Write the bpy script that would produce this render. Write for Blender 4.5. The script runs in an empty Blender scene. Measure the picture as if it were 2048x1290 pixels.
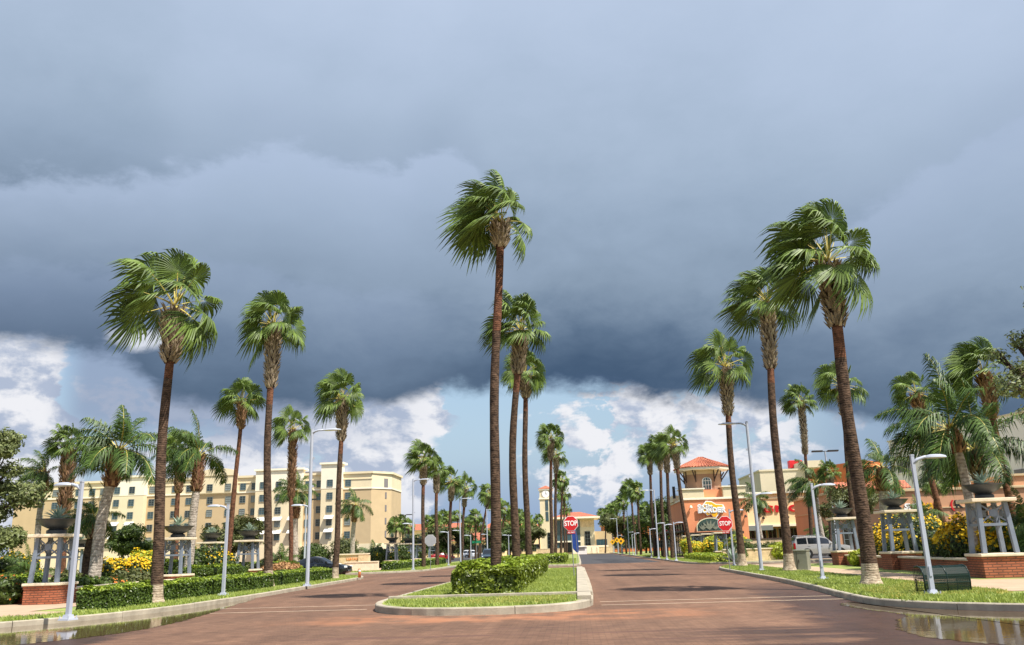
import bpy, bmesh, math, random
import numpy as np
from mathutils import Vector, Matrix
R = math.radians
random.seed(7); RNG = np.random.default_rng(7)
scene = bpy.context.scene
COL = scene.collection

# ------------------------------------------------------------------ camera
FPX, EYE = 1680.0, 1.66
YAW, PITCH, ROLL = R(3.794), R(15.143), 0.030
_f = Vector((-math.sin(YAW)*math.cos(PITCH), math.cos(YAW)*math.cos(PITCH), math.sin(PITCH)))
_r0 = Vector((math.cos(YAW), math.sin(YAW), 0)); _u0 = _r0.cross(_f)
_r = _r0*math.cos(ROLL) - _u0*math.sin(ROLL); _u = _u0*math.cos(ROLL) + _r0*math.sin(ROLL)
cam_d = bpy.data.cameras.new("camera"); cam = bpy.data.objects.new("camera", cam_d); COL.objects.link(cam)
cam_d.sensor_width = 36; cam_d.lens = 36*FPX/2048; cam_d.clip_end = 9000; cam_d.clip_start = .1
cam.matrix_world = Matrix(((_r.x, _u.x, -_f.x, 0), (_r.y, _u.y, -_f.y, 0), (_r.z, _u.z, -_f.z, EYE), (0, 0, 0, 1)))
scene.camera = cam
def at(px, py, Y):
    """survey point: the (X, Z) at distance Y down the road seen at a photo pixel"""
    d = _f + _r*((px-1024)/FPX) + _u*((645-py)/FPX); t = Y/d.y
    return d.x*t, EYE + d.z*t

# ------------------------------------------------------------------ tagging
def tag(o, label=None, cat=None, group=None, kind=None):
    if label: o['label'] = label
    if cat: o['category'] = cat
    if group: o['group'] = group
    if kind: o['kind'] = kind
    return o
def thing(name, label, cat, loc=(0, 0, 0), rz=0, group=None):
    o = bpy.data.objects.new(name, None); COL.objects.link(o); o.empty_display_size = .3
    o.location = loc; o.rotation_euler = (0, 0, rz)
    return tag(o, label, cat, group)
def copy_tree(o, parent=None):
    c = o.copy(); COL.objects.link(c); c.parent = parent
    for ch in [x for x in o.children]: copy_tree(ch, c)
    return c

# ------------------------------------------------------------------ materials
def lin(r, g, b):
    f = lambda c: ((c/255+.055)/1.055)**2.4 if c/255 > .04045 else c/255/12.92
    return (f(r), f(g), f(b), 1)
MATS = {}
def newmat(name):
    m = bpy.data.materials.new(name); m.use_nodes = True
    nt = m.node_tree; b = nt.nodes['Principled BSDF']; MATS[name] = m
    return m, nt, b
def N(nt, typ, **kw):
    n = nt.nodes.new(typ)
    for k, v in kw.items():
        if k.startswith('i_'): n.inputs[k[2:].replace('_', ' ')].default_value = v
        else: setattr(n, k, v)
    return n
def mat(name, col, rough=.6, var=.18, scale=3., bump=0., bscale=None, metal=0., spec=.5, col2=None, coord='Object', detail=6, coat=0.):
    """procedural surface: two tones broken up by fractal noise, small bump"""
    m, nt, b = newmat(name); L = nt.links
    tc = N(nt, 'ShaderNodeTexCoord')
    nz = N(nt, 'ShaderNodeTexNoise'); nz.inputs['Scale'].default_value = scale; nz.inputs['Detail'].default_value = detail; nz.inputs['Roughness'].default_value = .62
    L.new(tc.outputs[coord], nz.inputs['Vector'])
    cr = N(nt, 'ShaderNodeValToRGB'); cr.color_ramp.elements[0].position = .3; cr.color_ramp.elements[1].position = .7
    c = col
    cr.color_ramp.elements[0].color = (c[0]*(1-var), c[1]*(1-var), c[2]*(1-var), 1) if col2 is None else col2
    cr.color_ramp.elements[1].color = (min(1, c[0]*(1+var)), min(1, c[1]*(1+var)), min(1, c[2]*(1+var)), 1)
    L.new(nz.outputs['Fac'], cr.inputs['Fac']); L.new(cr.outputs['Color'], b.inputs['Base Color'])
    b.inputs['Roughness'].default_value = rough; b.inputs['Metallic'].default_value = metal
    b.inputs['Specular IOR Level'].default_value = spec
    if coat: b.inputs['Coat Weight'].default_value = coat; b.inputs['Coat Roughness'].default_value = .05
    if bump:
        n2 = N(nt, 'ShaderNodeTexNoise'); n2.inputs['Scale'].default_value = bscale or scale*6; n2.inputs['Detail'].default_value = 5
        L.new(tc.outputs[coord], n2.inputs['Vector'])
        bp = N(nt, 'ShaderNodeBump'); bp.inputs['Strength'].default_value = bump; bp.inputs['Distance'].default_value = .03
        L.new(n2.outputs['Fac'], bp.inputs['Height']); L.new(bp.outputs['Normal'], b.inputs['Normal'])
    return m
def leafmat(name, c1, c2, rough=.45, trans=.3, tcol=None, scale=1.2, island=True, spec=.4):
    """leaf blades: colour differs from blade to blade, light passes through"""
    m, nt, b = newmat(name); L = nt.links
    g = N(nt, 'ShaderNodeNewGeometry'); tc = N(nt, 'ShaderNodeTexCoord')
    nz = N(nt, 'ShaderNodeTexNoise'); nz.inputs['Scale'].default_value = scale; nz.inputs['Detail'].default_value = 3
    L.new(tc.outputs['Object'], nz.inputs['Vector'])
    mx = N(nt, 'ShaderNodeMath', operation='MULTIPLY_ADD'); mx.inputs[1].default_value = .55; mx.inputs[2].default_value = -.02
    L.new(g.outputs['Random Per Island'], mx.inputs[0])
    ad = N(nt, 'ShaderNodeMath', operation='MULTIPLY_ADD', use_clamp=True); ad.inputs[1].default_value = .5
    L.new(nz.outputs['Fac'], ad.inputs[0]); L.new(mx.outputs[0], ad.inputs[2])
    cr = N(nt, 'ShaderNodeMix', data_type='RGBA'); cr.inputs[6].default_value = c1; cr.inputs[7].default_value = c2
    L.new(ad.outputs[0], cr.inputs[0]); L.new(cr.outputs[2], b.inputs['Base Color'])
    b.inputs['Roughness'].default_value = rough; b.inputs['Specular IOR Level'].default_value = spec
    t = N(nt, 'ShaderNodeBsdfTranslucent')
    if tcol: t.inputs['Color'].default_value = tcol
    else: L.new(cr.outputs[2], t.inputs['Color'])
    ms = N(nt, 'ShaderNodeMixShader'); ms.inputs[0].default_value = trans
    L.new(b.outputs[0], ms.inputs[1]); L.new(t.outputs[0], ms.inputs[2])
    L.new(ms.outputs[0], nt.nodes['Material Output'].inputs['Surface'])
    return m
def brickmat(name, c1, c2, mortar, bw=.3, bh=.1, rough=.85, axis='wall', bump=.3, msize=.012, var=.35):
    m, nt, b = newmat(name); L = nt.links
    tc = N(nt, 'ShaderNodeTexCoord'); mp = N(nt, 'ShaderNodeMapping')
    L.new(tc.outputs['Object'], mp.inputs['Vector'])
    vec = mp.outputs[0]
    if axis == 'wall':
        sx = N(nt, 'ShaderNodeSeparateXYZ'); cx = N(nt, 'ShaderNodeCombineXYZ'); ad = N(nt, 'ShaderNodeMath', operation='ADD')
        L.new(vec, sx.inputs[0]); L.new(sx.outputs[0], ad.inputs[0]); L.new(sx.outputs[1], ad.inputs[1])
        L.new(ad.outputs[0], cx.inputs[0]); L.new(sx.outputs[2], cx.inputs[1]); vec = cx.outputs[0]
    bt = N(nt, 'ShaderNodeTexBrick'); bt.inputs['Scale'].default_value = 1; bt.inputs['Brick Width'].default_value = bw; bt.inputs['Row Height'].default_value = bh
    bt.inputs['Mortar Size'].default_value = msize; bt.inputs['Color1'].default_value = c1; bt.inputs['Color2'].default_value = c2; bt.inputs['Mortar'].default_value = mortar
    L.new(vec, bt.inputs['Vector'])
    nz = N(nt, 'ShaderNodeTexNoise'); nz.inputs['Scale'].default_value = 1.3; nz.inputs['Detail'].default_value = 7; L.new(tc.outputs['Object'], nz.inputs['Vector'])
    mx = N(nt, 'ShaderNodeMix', data_type='RGBA', blend_type='MULTIPLY'); mx.inputs[0].default_value = var
    cr = N(nt, 'ShaderNodeValToRGB'); cr.color_ramp.elements[0].position = .3; cr.color_ramp.elements[0].color = (.35, .35, .35, 1); cr.color_ramp.elements[1].position = .7; cr.color_ramp.elements[1].color = (1.25, 1.25, 1.25, 1)
    L.new(nz.outputs['Fac'], cr.inputs[0]); L.new(bt.outputs['Color'], mx.inputs[6]); L.new(cr.outputs[0], mx.inputs[7]); L.new(mx.outputs[2], b.inputs['Base Color'])
    b.inputs['Roughness'].default_value = rough
    bp = N(nt, 'ShaderNodeBump', invert=True); bp.inputs['Strength'].default_value = bump; bp.inputs['Distance'].default_value = .01
    L.new(bt.outputs['Fac'], bp.inputs['Height']); L.new(bp.outputs[0], b.inputs['Normal'])
    return m

# ------------------------------------------------------------------ mesh builder
class MB:
    def __init__(s): s.v = []; s.f = []; s.mi = []; s.cur = 0
    def add(s, vs, fs):
        o = len(s.v); s.v += [tuple(v) for v in vs]; s.f += [tuple(i+o for i in f) for f in fs]; s.mi += [s.cur]*len(fs); return s
    def box(s, c, d, rz=0, taper=1., rot=None):
        hx, hy, hz = d[0]/2, d[1]/2, d[2]/2; vs = []
        for z, t in ((-hz, 1), (hz, taper)):
            for x, y in ((-hx, -hy), (hx, -hy), (hx, hy), (-hx, hy)): vs.append(Vector((x*t, y*t, z)))
        M = rot or Matrix.Rotation(rz, 3, 'Z'); c = Vector(c)
        return s.add([M @ v + c for v in vs], [(3, 2, 1, 0), (4, 5, 6, 7), (0, 1, 5, 4), (1, 2, 6, 5), (2, 3, 7, 6), (3, 0, 4, 7)])
    def bar(s, a, b, w, h=None, up=(0, 0, 1)):
        a, b = Vector(a), Vector(b); d = b-a; l = d.length; d.normalize(); h = h or w
        u = Vector(up)
        if abs(d.dot(u)) > .98: u = Vector((0, 1, 0))
        x = d.cross(u).normalized(); y = x.cross(d)
        M = Matrix((x, d, y)).transposed()
        return s.box((a+b)/2, (w, l, h), rot=M)
    def tube(s, path, rad, n=10, caps=True, sq=False):
        path = [Vector(p) for p in path]
        if not hasattr(rad, '__len__'): rad = [rad]*len(path)
        o = len(s.v); ref = None
        for i, p in enumerate(path):
            d = (path[min(i+1, len(path)-1)] - path[max(i-1, 0)]).normalized()
            if ref is None: ref = Vector((1, 0, 0)) if abs(d.x) < .8 else Vector((0, 1, 0))
            x = (ref - d*ref.dot(d)).normalized(); ref = x; y = d.cross(x)
            for k in range(n):
                a = 2*math.pi*(k+.5)/n; s.v.append(tuple(p + (x*math.cos(a) + y*math.sin(a))*rad[i]))
        for i in range(len(path)-1):
            for k in range(n):
                s.f.append((o+i*n+k, o+i*n+(k+1) % n, o+(i+1)*n+(k+1) % n, o+(i+1)*n+k)); s.mi.append(s.cur)
        if caps:
            s.f.append(tuple(o+k for k in reversed(range(n)))); s.f.append(tuple(o+(len(path)-1)*n+k for k in range(n))); s.mi += [s.cur]*2
        return s
    def lathe(s, prof, n=24, c=(0, 0, 0)):
        o = len(s.v)
        for r, z in prof:
            for k in range(n):
                a = 2*math.pi*k/n; s.v.append((c[0]+r*math.cos(a), c[1]+r*math.sin(a), c[2]+z))
        for i in range(len(prof)-1):
            for k in range(n):
                s.f.append((o+i*n+k, o+i*n+(k+1) % n, o+(i+1)*n+(k+1) % n, o+(i+1)*n+k)); s.mi.append(s.cur)
        s.f.append(tuple(o+k for k in reversed(range(n)))); s.f.append(tuple(o+(len(prof)-1)*n+k for k in range(n))); s.mi += [s.cur]*2
        return s
    def prism(s, poly, z0, z1, M=None):
        """poly (x,y) extruded along z; M maps local to place"""
        n = len(poly); vs = [Vector((p[0], p[1], z0)) for p in poly] + [Vector((p[0], p[1], z1)) for p in poly]
        if M: vs = [M @ v for v in vs]
        return s.add(vs, [tuple(reversed(range(n))), tuple(range(n, 2*n))] + [(i, (i+1) % n, n+(i+1) % n, n+i) for i in range(n)])
    def quad(s, *p): return s.add(p, [tuple(range(len(p)))])
    def build(s, name, mats, parent=None, smooth=False, bevel=0, loc=None, angle=None):
        me = bpy.data.meshes.new(name); me.from_pydata(s.v, [], s.f)
        for m in (mats if isinstance(mats, (list, tuple)) else [mats]): me.materials.append(MATS[m] if isinstance(m, str) else m)
        if any(s.mi): me.polygons.foreach_set('material_index', s.mi)
        if smooth: me.polygons.foreach_set('use_smooth', [True]*len(s.f))
        me.validate(); me.update()
        o = bpy.data.objects.new(name, me); COL.objects.link(o)
        if parent is not None: o.parent = parent
        if loc: o.location = loc
        if bevel:
            md = o.modifiers.new('bevel', 'BEVEL'); md.width = bevel; md.segments = 2; md.limit_method = 'ANGLE'; md.angle_limit = R(40)
        if angle: me.set_sharp_from_angle(angle=angle)
        return o
def struct(name, mb, m, **k): return tag(mb.build(name, m, **k), kind='structure')
def npmesh(name, V, F, m, parent=None, smooth=False, loc=None):
    """V (n,3) float, F (m,k) int"""
    me = bpy.data.meshes.new(name); V = np.asarray(V, np.float32); F = np.asarray(F, np.int32); k = F.shape[1]
    me.vertices.add(len(V)); me.vertices.foreach_set('co', V.ravel())
    me.loops.add(F.size); me.loops.foreach_set('vertex_index', F.ravel())
    me.polygons.add(len(F)); me.polygons.foreach_set('loop_start', np.arange(0, F.size, k, dtype=np.int32))
    me.polygons.foreach_set('loop_total', np.full(len(F), k, np.int32))
    for mm in (m if isinstance(m, (list, tuple)) else [m]): me.materials.append(MATS[mm])
    me.update(calc_edges=True); me.validate()
    o = bpy.data.objects.new(name, me); COL.objects.link(o)
    if parent is not None: o.parent = parent
    if loc: o.location = loc
    return o
def cards(P, Nn, size, aspect=1.8, rng=RNG, jit=.35):
    """leaf blades (pointed, folded along the rib): P points, Nn facing normals, size per leaf -> V, F"""
    n = len(P); size = np.broadcast_to(size, (n,)) * rng.uniform(1-jit, 1+jit, n)
    Nn = Nn / (np.linalg.norm(Nn, axis=1, keepdims=True)+1e-9)
    a = rng.normal(size=(n, 3)); t = a - Nn*np.sum(a*Nn, 1, keepdims=True); t /= np.linalg.norm(t, axis=1, keepdims=True)+1e-9
    b = np.cross(Nn, t); l = (size*aspect/2)[:, None]; w = (size/2)[:, None]
    V = np.stack([P-t*l, P+b*w-t*l*.1+Nn*w*.35, P+t*l, P-b*w-t*l*.1+Nn*w*.35], 1).reshape(-1, 3)
    i = np.arange(n)[:, None]*4
    F = np.concatenate([i+np.array([[0, 1, 2]]), i+np.array([[0, 2, 3]])], 0)
    return V, F
def text_mb(txt, size, depth, font_offset=0., spacing=1., xscale=1.):
    cu = bpy.data.curves.new('lettering', 'FONT'); cu.body = txt; cu.size = size; cu.extrude = depth/2; cu.offset = font_offset
    cu.align_x = 'CENTER'; cu.align_y = 'CENTER'; cu.space_character = spacing; cu.resolution_u = 3
    o = bpy.data.objects.new('lettering', cu); COL.objects.link(o)
    dg = bpy.context.evaluated_depsgraph_get(); me = bpy.data.meshes.new_from_object(o.evaluated_get(dg))
    mb = MB(); mb.add([(v.co.x*xscale, -v.co.z, v.co.y) for v in me.vertices], [tuple(p.vertices) for p in me.polygons])
    bpy.data.objects.remove(o); bpy.data.curves.remove(cu); bpy.data.meshes.remove(me)
    return mb   # stands upright in XZ, faces -Y
def shift(mb, d):
    mb.v = [(v[0]+d[0], v[1]+d[1], v[2]+d[2]) for v in mb.v]; return mb

# ------------------------------------------------------------------ palette
mat('grey_paint', lin(172, 176, 188), .42, .05, 2, spec=.5)
mat('pedestal_metal', lin(116, 125, 138), .5, .1, 4, spec=.4)
mat('dark_bronze', lin(48, 52, 56), .45, .2, 3, bump=.1)
mat('cap_stone', lin(222, 205, 178), .85, .14, 4, bump=.2, bscale=40)
mat('concrete', lin(178, 166, 148), .9, .2, 1.6, bump=.25, bscale=30)
mat('kerb_concrete', lin(164, 154, 136), .9, .26, 2.2, bump=.3, bscale=25)
mat('pavement_concrete', lin(176, 150, 124), .9, .12, .9, bump=.1, bscale=25)
brickmat('red_brick', lin(182, 106, 72), lin(164, 92, 62), lin(118, 74, 54), .3, .085, var=.5, msize=.02, bump=.6)
mat('cream_stucco', lin(224, 208, 174), .9, .05, .4, bump=.1)
mat('pale_stucco', lin(240, 230, 208), .9, .05, .4, bump=.1)
mat('tan_stucco', lin(196, 172, 134), .9, .06, .4, bump=.1)
mat('orange_stucco', lin(224, 146, 104), .9, .06, .5, bump=.1)
mat('brown_stucco', lin(190, 142, 108), .9, .06, .5, bump=.1)
mat('tower_stucco', lin(158, 124, 100), .9, .06, .5, bump=.1)
mat('terracotta_stucco', lin(196, 118, 66), .9, .06, .5, bump=.1)
mat('peach_stucco', lin(246, 214, 164), .9, .05, .4, bump=.1)
mat('white_stucco', lin(232, 226, 220), .9, .04, .3)
mat('putty_stucco', lin(206, 194, 168), .9, .05, .4)
mat('dark_panel', lin(120, 116, 116), .7, .1, .5)
mat('glass', lin(58, 82, 92), .08, .3, .8, spec=.8)
mat('glass_curtain', lin(128, 134, 132), .18, .2, .8, spec=.7)
mat('glass_deep', lin(30, 44, 54), .06, .3, .8, spec=.8)
mat('shop_glass', lin(24, 28, 30), .1, .4, .6, spec=.6)
mat('window_frame', lin(120, 130, 128), .5, .05)
mat('white_frame', lin(235, 232, 225), .5, .04)
mat('awning', lin(225, 222, 214), .8, .05)
mat('dark_metal', lin(38, 34, 32), .5, .2)
mat('dark_timber', lin(62, 40, 30), .7, .2)
mat('shade_green', lin(40, 70, 62), .5, .2)
mat('red_paint', lin(200, 26, 34), .45, .08, 3)
mat('sign_white', lin(244, 242, 240), .5, .02)
mat('sign_back', lin(176, 178, 180), .45, .06, metal=.3)
mat('sign_yellow', lin(240, 178, 20), .5, .06)
mat('sign_orange', lin(226, 128, 48), .6, .06)
mat('sign_green', lin(20, 120, 84), .5, .06)
mat('banner_blue', lin(24, 62, 140), .7, .12)
mat('galvanised', lin(150, 152, 150), .45, .1, metal=.4)
mat('black', lin(14, 14, 16), .5, .2)
mat('tyre', lin(22, 22, 23), .85, .2)
mat('alloy', lin(170, 172, 175), .35, .1, metal=.7)
mat('car_black', lin(18, 20, 26), .16, .1, 1, coat=.8)
mat('car_silver', lin(150, 147, 144), .25, .04, 1, metal=.25, coat=.7)
mat('car_white', lin(228, 230, 234), .25, .03, 1, coat=.6)
mat('car_blue', lin(40, 56, 70), .2, .08, 1, coat=.7)
mat('car_red', lin(150, 28, 26), .25, .08, 1, coat=.7)
mat('car_glass', lin(22, 26, 32), .06, .2, 1, spec=.9)
mat('lamp_red', lin(150, 14, 18), .2, .1, 2)
mat('lamp_clear', lin(225, 228, 230), .12, .05, 2)
mat('plate_white', lin(225, 225, 230), .4, .1, 8)
mat('utility_green', lin(126, 128, 112), .6, .12, 2)
mat('bench_green', lin(10, 38, 32), .35, .15, 3)
mat('soil', lin(86, 66, 48), .95, .3, 3, bump=.4)
mat('gravel', lin(190, 186, 178), .9, .5, 22, bump=.6, bscale=30)
mat('stone', lin(214, 186, 146), .9, .25, 2.2, bump=.4)
mat('dry_leaf', lin(170, 120, 84), .8, .3, 8)
mat('orange_plastic', lin(230, 140, 92), .6, .06)
brickmat('roof_tile', lin(204, 124, 92), lin(190, 108, 80), lin(130, 72, 54), .35, .4, axis='flat', msize=.05)
brickmat('rust_brick', lin(206, 122, 70), lin(192, 108, 60), lin(160, 88, 50), .9, .45, msize=.03)
# trunks
def trunkmat(name, dark, light, ring=9., rough=.95):
    m, nt, b = newmat(name); L = nt.links
    tc = N(nt, 'ShaderNodeTexCoord'); w = N(nt, 'ShaderNodeTexWave', wave_type='BANDS', bands_direction='Z')
    w.inputs['Scale'].default_value = ring*.42; w.inputs['Distortion'].default_value = 6.; w.inputs['Detail'].default_value = 5; w.inputs['Detail Scale'].default_value = 2.2
    L.new(tc.outputs['Object'], w.inputs['Vector'])
    nz = N(nt, 'ShaderNodeTexNoise'); nz.inputs['Scale'].default_value = 6; nz.inputs['Detail'].default_value = 8; L.new(tc.outputs['Object'], nz.inputs['Vector'])
    m1 = N(nt, 'ShaderNodeMath', operation='MULTIPLY_ADD'); m1.inputs[1].default_value = .16; L.new(w.outputs['Fac'], m1.inputs[0]); 
    m2 = N(nt, 'ShaderNodeMath', operation='MULTIPLY'); m2.inputs[1].default_value = .95; L.new(nz.outputs['Fac'], m2.inputs[0]); L.new(m2.outputs[0], m1.inputs[2])
    cr = N(nt, 'ShaderNodeValToRGB'); cr.color_ramp.elements[0].position = .32; cr.color_ramp.elements[1].position = .82
    cr.color_ramp.elements[0].color = dark; cr.color_ramp.elements[1].color = light
    L.new(m1.outputs[0], cr.inputs[0]); L.new(cr.outputs[0], b.inputs['Base Color']); b.inputs['Roughness'].default_value = rough; b.inputs['Specular IOR Level'].default_value = .2
    bp = N(nt, 'ShaderNodeBump'); bp.inputs['Strength'].default_value = .8; bp.inputs['Distance'].default_value = .06
    L.new(m1.outputs[0], bp.inputs['Height']); L.new(bp.outputs[0], b.inputs['Normal'])
    return m
trunkmat('trunk_dark', lin(34, 27, 23), lin(108, 86, 70))
trunkmat('trunk_red', lin(54, 37, 29), lin(132, 90, 68))
trunkmat('trunk_pale', lin(120, 100, 82), lin(198, 182, 158))
trunkmat('trunk_grey', lin(120, 108, 98), lin(196, 184, 170), ring=5)
trunkmat('bark', lin(48, 40, 34), lin(98, 84, 70), ring=3)
leafmat('boot', lin(46, 36, 30), lin(198, 178, 150), rough=.9, trans=.0, scale=5, spec=.15)
leafmat('boot_brown', lin(56, 38, 28), lin(184, 144, 110), rough=.9, trans=.0, scale=5, spec=.15)
leafmat('fan_leaf', lin(20, 40, 20), lin(126, 150, 62), rough=.5, trans=.13, scale=.9, spec=.35)
leafmat('queen_leaf', lin(20, 40, 20), lin(100, 128, 56), rough=.5, trans=.14, scale=.9, spec=.35)
leafmat('petiole', lin(150, 140, 60), lin(210, 190, 104), rough=.5, trans=.1)
leafmat('hedge_leaf', lin(36, 58, 20), lin(140, 152, 46), rough=.36, trans=.22, scale=2.0)
leafmat('hedge_dark', lin(26, 46, 18), lin(100, 122, 42), rough=.36, trans=.2, scale=2.0)
leafmat('bush_leaf', lin(30, 48, 22), lin(94, 112, 46), rough=.45, trans=.25, scale=1.2)
leafmat('olive_leaf', lin(54, 66, 32), lin(116, 120, 68), rough=.55, trans=.25, scale=1.2)
leafmat('oak_leaf', lin(56, 70, 38), lin(150, 158, 100), rough=.45, trans=.3, scale=1.0)
leafmat('yellow_flower', lin(214, 164, 8), lin(240, 206, 26), rough=.6, trans=.3, scale=2)
leafmat('orange_flower', lin(190, 84, 40), lin(226, 150, 60), rough=.6, trans=.3, scale=2)
leafmat('lime_leaf', lin(120, 140, 36), lin(196, 200, 70), rough=.5, trans=.3, scale=2)
leafmat('dry_stem', lin(150, 110, 80), lin(190, 150, 100), rough=.7, trans=.2, scale=2)
leafmat('agave', lin(96, 120, 104), lin(176, 190, 168), rough=.5, trans=.1, scale=3)
leafmat('hedge_lit_top', lin(84, 116, 32), lin(176, 190, 66), rough=.4, trans=.25, scale=2.0)  # paler tone for hedge tops: their sunlit brightness painted into the leaf colour
leafmat('grass_blade', lin(92, 118, 46), lin(186, 194, 98), rough=.5, trans=.3, scale=.35)
leafmat('grass_dry', lin(158, 160, 70), lin(214, 196, 112), rough=.6, trans=.3, scale=.5)
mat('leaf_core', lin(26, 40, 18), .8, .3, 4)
# ------------------------------------------------------------------ light
SUN_EL, SUN_AZ = 58.0, 37.0          # from the right (+X), a little behind the camera (-Y)
sd = Vector((math.cos(R(SUN_EL))*math.cos(R(SUN_AZ)), -math.cos(R(SUN_EL))*math.sin(R(SUN_AZ)), math.sin(R(SUN_EL))))
sl = bpy.data.lights.new('sun', 'SUN'); sl.energy = 4.6; sl.angle = R(.53); sl.color = (1, .95, .86)
so = bpy.data.objects.new('sun', sl); COL.objects.link(so); so.rotation_euler = (-sd).to_track_quat('-Z', 'Y').to_euler(); so.location = (30, -20, 60)
scene.view_settings.view_transform = 'Standard'; scene.view_settings.look = 'None'; EXPO = .75; scene.view_settings.exposure = EXPO; scene.view_settings.gamma = 1
w = bpy.data.worlds.new('World'); scene.world = w; w.use_nodes = True
wt = w.node_tree; WL = wt.links; bg = wt.nodes['Background']; bg.inputs['Strength'].default_value = .1
class X:   # tiny expression layer over Math nodes
    def __init__(s, sock): s.s = sock
    @staticmethod
    def op(o, *a, clamp=False):
        n = wt.nodes.new('ShaderNodeMath'); n.operation = o; n.use_clamp = clamp
        for i, q in enumerate(a):
            if isinstance(q, X): WL.new(q.s, n.inputs[i])
            else: n.inputs[i].default_value = q
        return X(n.outputs[0])
    def __add__(s, o): return X.op('ADD', s, o)
    __radd__ = __add__
    def __sub__(s, o): return X.op('SUBTRACT', s, o)
    def __rsub__(s, o): return X.op('SUBTRACT', o, s)
    def __mul__(s, o): return X.op('MULTIPLY', s, o)
    __rmul__ = __mul__
    def __truediv__(s, o): return X.op('DIVIDE', s, o)
def sstep(a, b, x):
    n = wt.nodes.new('ShaderNodeMapRange'); n.interpolation_type = 'SMOOTHSTEP'
    WL.new(x.s, n.inputs[0])
    for i, q in ((1, a), (2, b)):
        if isinstance(q, X): WL.new(q.s, n.inputs[i])
        else: n.inputs[i].default_value = q
    return X(n.outputs[0])
def curve(x, pts):
    """piecewise linear function of x through pts"""
    lo, hi = pts[0][0], pts[-1][0]
    n = wt.nodes.new('ShaderNodeFloatCurve'); ys = [p[1] for p in pts]; y0, y1 = min(ys), max(ys)
    t = X.op('DIVIDE', x - lo, hi-lo, clamp=True)
    c = n.mapping.curves[0]
    while len(c.points) < len(pts): c.points.new(.5, .5)
    for q, p in zip(c.points, pts): q.location = ((p[0]-lo)/(hi-lo), (p[1]-y0)/max(1e-6, y1-y0)); q.handle_type = 'AUTO_CLAMPED'
    n.mapping.update(); WL.new(t.s, n.inputs[1])
    return X(n.outputs[0])*(y1-y0) + y0
def wnoise(vx, vy, vz=0., scale=1., detail=6, rough=.55, dist=0.):
    c = wt.nodes.new('ShaderNodeCombineXYZ')
    for i, q in enumerate((vx, vy, vz)):
        if isinstance(q, X): WL.new(q.s, c.inputs[i])
        else: c.inputs[i].default_value = q
    n = wt.nodes.new('ShaderNodeTexNoise'); n.inputs['Scale'].default_value = scale; n.inputs['Detail'].default_value = detail; n.inputs['Roughness'].default_value = rough; n.inputs['Distortion'].default_value = dist
    WL.new(c.outputs[0], n.inputs['Vector']); return X(n.outputs['Fac'])
def cmix(f, a, b):
    n = wt.nodes.new('ShaderNodeMix'); n.data_type = 'RGBA'
    WL.new(f.s, n.inputs[0])
    for i, q in ((6, a), (7, b)):
        if isinstance(q, tuple): n.inputs[i].default_value = q
        else: WL.new(q, n.inputs[i])
    return n.outputs[2]
def ramp(x, lo, hi, stops):
    n = wt.nodes.new('ShaderNodeValToRGB'); e = n.color_ramp.elements
    while len(e) < len(stops): e.new(.5)
    for q, (p, c) in zip(e, stops): q.position = (p-lo)/(hi-lo); q.color = c
    t = X.op('DIVIDE', x - lo, hi-lo, clamp=True); WL.new(t.s, n.inputs[0]); return n.outputs[0]
tcw = wt.nodes.new('ShaderNodeTexCoord'); sxw = wt.nodes.new('ShaderNodeSeparateXYZ'); WL.new(tcw.outputs['Generated'], sxw.inputs[0])
dx, dy, dz = (X(sxw.outputs[i]) for i in range(3))
AZ = X.op('ARCTAN2', dx, dy)*57.29578
EL = X.op('ARCSINE', dz)*57.29578
n_big = wnoise(AZ*.045, EL*.085, 3.1, 1, 5, .55, .4)
n_mid = wnoise(AZ*.11, EL*.2, 7.7, 1, 8, .6, .3)
n_puf = wnoise(AZ*.26, EL*.42, 1.3, 1, 9, .6, .2)
n_puf_s = wnoise(AZ*.26+.22, EL*.42+.30, 1.3, 1, 9, .6, .2)     # same field a step towards the sun: which side of a puff is lit
warp = (n_big-.5)*6. + (n_mid-.5)*2.6
ELw = EL + warp
# the storm deck: where its ragged lower edge runs, degrees above the horizon
base = curve(AZ, [(-60, 11), (-40, 11.8), (-34, 12.4), (-30, 12.2), (-26, 10.0), (-19, 9.4), (-12, 9.6), (-6, 10.3), (0, 9.9), (5, 9.5), (11, 9.0), (16, 8.0), (22, 6.2), (30, 4.6), (60, 4)])
h = (EL - base) + (n_mid-.5)*4.2 + (n_puf-.5)*2.4
deck = sstep(-.5, 1.0, h)
hd = (EL - base) + (n_big-.5)*9. + (n_mid-.5)*7. + (n_puf-.5)*3.4
S = 10.0/2**EXPO
def sk(r, g, b): c = lin(r, g, b); return (c[0]*S, c[1]*S, c[2]*S, 1)
deck_c = ramp(hd, -1, 30, [(-1, sk(104, 124, 156)), (1.0, sk(79, 100, 125)), (4, sk(103, 124, 149)), (8, sk(138, 157, 179)), (12, sk(154, 173, 196)), (17, sk(169, 187, 210)), (22, sk(179, 196, 220)), (30, sk(190, 206, 230))])
# the darker belly just right of the middle
belly = X.op('MULTIPLY', sstep(16, 2, X.op('ABSOLUTE', AZ-3.)), sstep(7, .5, hd))*.40
deck_c = cmix(belly, deck_c, sk(54, 80, 112))
bellyl = X.op('MULTIPLY', sstep(9, 1, X.op('ABSOLUTE', AZ+33.)), sstep(5, .5, X.op('ABSOLUTE', EL-14.)))*.4
deck_c = cmix(bellyl, deck_c, sk(72, 95, 122))
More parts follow.
